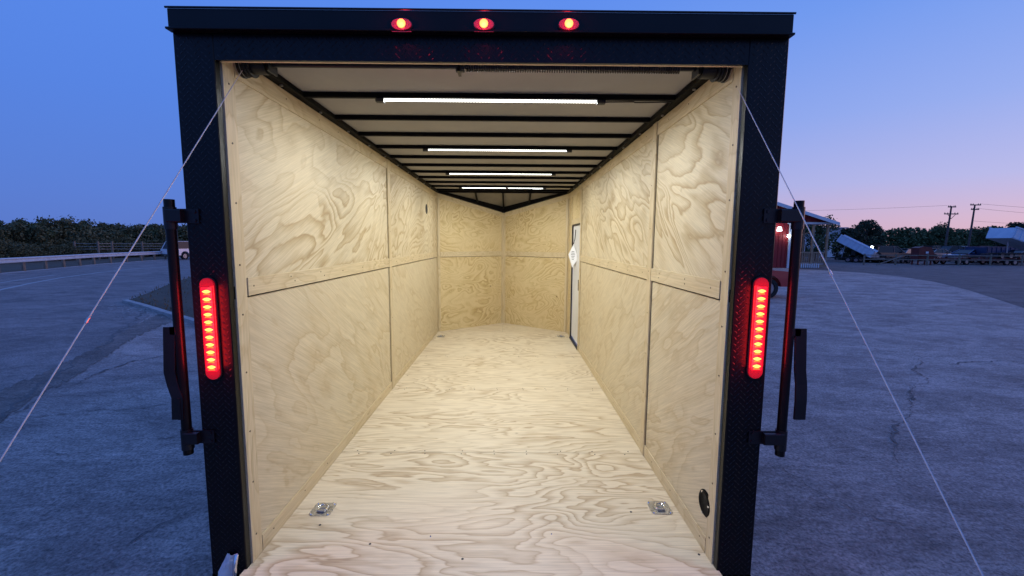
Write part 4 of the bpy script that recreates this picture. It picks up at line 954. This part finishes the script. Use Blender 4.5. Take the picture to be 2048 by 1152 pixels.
def flatbed(label, m, loc, rz, sc=1.0):
    r_ = empty('flatbed_trailer', (0, 0, 0), label, 'flatbed trailer')
    MB().box(-2.6, 2.6, -1, 1, .52, .60).build('deck', M['old_wood'], r_)
    MB().box(-2.7, 2.7, -1.07, -1.003, .42, .66).box(-2.7, 2.7, 1.003, 1.07, .42, .66).box(2.61, 2.7, -1.0, 1.0, .42, .66).build('frame', m, r_)
    MB().box(-2.69, -2.63, -1.0, -.94, .66, 1.0).box(-2.69, -2.63, .94, 1.0, .66, 1.0).box(-2.69, -2.63, -1.0, 1.0, 1.002, 1.06).build('front_rail', m, r_)
    for s in (-1, 1): MB().prism([(-.75, .5), (-.5, .80), (.95, .80), (1.2, .5), (1.15, .5), (.93, .76), (-.48, .76), (-.7, .5)], 'y', s * 1.2 - .12, s * 1.2 + .12).build('fender', m, r_)
    MB().prism([(-2.65, -.4), (-4.0, -.04), (-4.0, .04), (-2.65, .4)], 'z', .44, .52).build('tongue', m, r_)
    for x in (-.2, .65):
        for y in (-1.2, 1.2):
            q = wheel(r_, (0, 0, 0), .33, .2); q.location = (x, y, .33); q.rotation_euler = (0, 0, R(90))
    r_.location = loc; r_.rotation_euler = (0, 0, rz); r_.scale = (sc, sc, sc); return r_
redsteel = varied('red_steel', (.10, .012, .012), (.15, .016, .014), 4, .5); blk = M['black_satin']
flatbed('red flatbed trailer behind the rail, right of the red upright implement', redsteel, (at(1900, 42.5), 42.5, 0), R(2), .9)
flatbed('red flatbed trailer at the far right end of the rail', redsteel, (at(1995, 42.0), 42.0, 0), R(-2), .9)
flatbed('black flatbed trailer behind the rail in front of the black vehicle', blk, (at(1790, 44.5), 44.5, 0), R(10), .8)
flatbed('black flatbed trailer in the second row before the blue car', blk, (at(1960, 46), 46, 0), R(4), 1.0)
dump_trailer('low dark blue dump trailer parked level beneath the raised white bed', varied('dark_blue_steel', (.02, .035, .09), (.03, .05, .12), 3, .4), 0, (at(1985, 48.5), 48.5, 0), R(5), 1.0)
# tractor with a lit work lamp
X = at(1731, 46); tr = empty('tractor', (X, 46, 0), 'dark compact tractor with a lit work lamp beside the tipped trailer', 'tractor')
MB().box(X - 1.3, X + .1, 45.7, 46.3, .75, 1.25, bev=.05).build('hood', M['black_satin'], tr); MB().box(X + .1, X + 1.0, 45.6, 46.4, .6, .9).build('seat_deck', BS, tr)
for dx_, dy_ in ((.15, -.35), (.95, -.35), (.15, .35), (.95, .35)): MB().tube([(X + dx_, 46 + dy_, .9), (X + dx_, 46 + dy_, 1.85)], .035, 6).build('canopy_post', BS, tr)
MB().box(X - .05, X + 1.15, 45.5, 46.5, 1.85, 1.93).build('canopy', BS, tr)
p = on_y(1749, 493, 45.4); MB().cyl((p.x - .15, 45.55, 1.62), 'y', .13, .1, 12).build('work_lamp', M['lamp_on'], tr)
for x, r__, w_ in ((X - .95, .38, .22), (X + .65, .6, .3)):
    for y in (45.4, 46.6):
        q = wheel(tr, (x, y, r__), r__, w_); q.rotation_euler = (0, 0, R(90))
# red upright implement with legs
X = at(1845, 41.0); im = empty('feed_hopper', (X, 41, 0), 'upright red steel implement on legs standing at the rail', 'farm implement')
MB().prism([(X - .75, 1.62), (X - .35, 1.75), (X + .45, 1.70), (X + .8, 1.15), (X + .78, .45), (X - .72, .45), (X - .72, 1.2)], 'y', 40.6, 41.4).build('hopper', redsteel, im)
for dx_ in (-.6, .62):
    for dy_ in (-.3, .3): bx(X + dx_ - .05, X + dx_ + .05, 41 + dy_ - .05, 41 + dy_ + .05, 0, .449).build('leg', redsteel, im)
MB().box(X - .80, X + .84, 40.53, 40.598, .85, .95).box(X - .80, X + .84, 40.53, 40.598, .45, .53).build('brace', redsteel, im)
MB().box(X - .05, X + .2, 40.57, 40.598, 1.10, 1.28).build('decal', M['white_trim'], im)
# wooden rail fence along the yard
YFN = 40.2; g = empty('rail_fence', (at(1880, YFN), YFN, 0), 'weathered two rail fence running along the front of the yard', 'fence')
x0, x1 = at(1730, YFN), at(2300, YFN); n = int((x1 - x0) / 2.9)
for k in range(n + 1):
    x = x0 + k * (x1 - x0) / n; bx(x - .055, x + .055, YFN - .05, YFN + .05, 0, 1.05).build('post', M['old_wood'], g)
    if k < n:
        xb = x0 + (k + 1) * (x1 - x0) / n
        for z in (.92, .52): bx(x + .056, xb - .056, YFN - .025, YFN + .025, z - .045, z + .045).build('rail', M['old_wood'], g)
x = at(1745, YFN); MB().tube([(x, YFN - .6, .03), (x + 2.8, YFN - .1, .85)], .05, 6).build('brace', M['old_wood'], g)
# utility poles and wires
M['pole'] = varied('creosoted_pole', (.075, .055, .05), (.11, .085, .075), 2, .85)
heads = {}
for px, ptop, arms, lab in ((1903, 412, ((414, 9), (428, 16)), 'left wooden utility pole with two crossarms above the yard'), (1950, 409, ((410, 12), (419, 9)), 'right wooden utility pole with two close crossarms above the yard')):
    Y = 82; p = on_y(px, ptop, Y); t = empty('utility_pole', (p.x, Y, 0), lab, 'utility pole')
    MB().tube([(p.x - .35, Y, 0), (p.x, Y, p.z)], [.20, .12], 8).build('pole', M['pole'], t)
    for (py, hw) in arms:
        z = on_y(px, py, Y).z; hwm = hw / FPX * Y / 1.15
        MB().box(p.x - hwm, p.x + hwm, Y - .18, Y - .06, z - .09, z + .09).build('crossarm', M['pole'], t)
        for e in (-1, -.55, .55, 1): MB().cyl((p.x + e * (hwm - .1), Y - .12, z + .19), 'z', .07, .2, 8, r2=.04).build('insulator', M['pole'], t)
        if hw == 16:
            for e in (-1, 1): MB().tube([(p.x, Y - .2, z - .9), (p.x + e * hwm * .55, Y - .2, z - .1)], .05, 5).build('arm_brace', M['pole'], t)
    heads[px] = p
def wire(a, b_, sag, lab):
    pts = [a.lerp(b_, k / 14) - Vector((0, 0, sag * 4 * (k / 14) * (1 - k / 14))) for k in range(15)]
    o = MB().tube(pts, .022, 4).build('power_line', M['pole']); tag(o, lab, 'power line', 'power lines running right from the pole')
p = heads[1950]
for k, (dz, e, dyr) in enumerate(((.12, .9, 6), (-.75, .7, 7), (-3.1, 0, 8), (-5.2, 0, 9))): wire(p + Vector((e, -.12, dz)), on_y(2300, 424 + k * 15, 84), .35, ('topmost thin wire', 'second thin wire from the top', 'third thin wire, half way down,', 'lowest cable')[k] + ' leading right from the right utility pole')
wire(heads[1903] + Vector((-.9, -.12, .1)), on_y(1300, 420, 95), .6, 'faint wire leading left from the left utility pole')
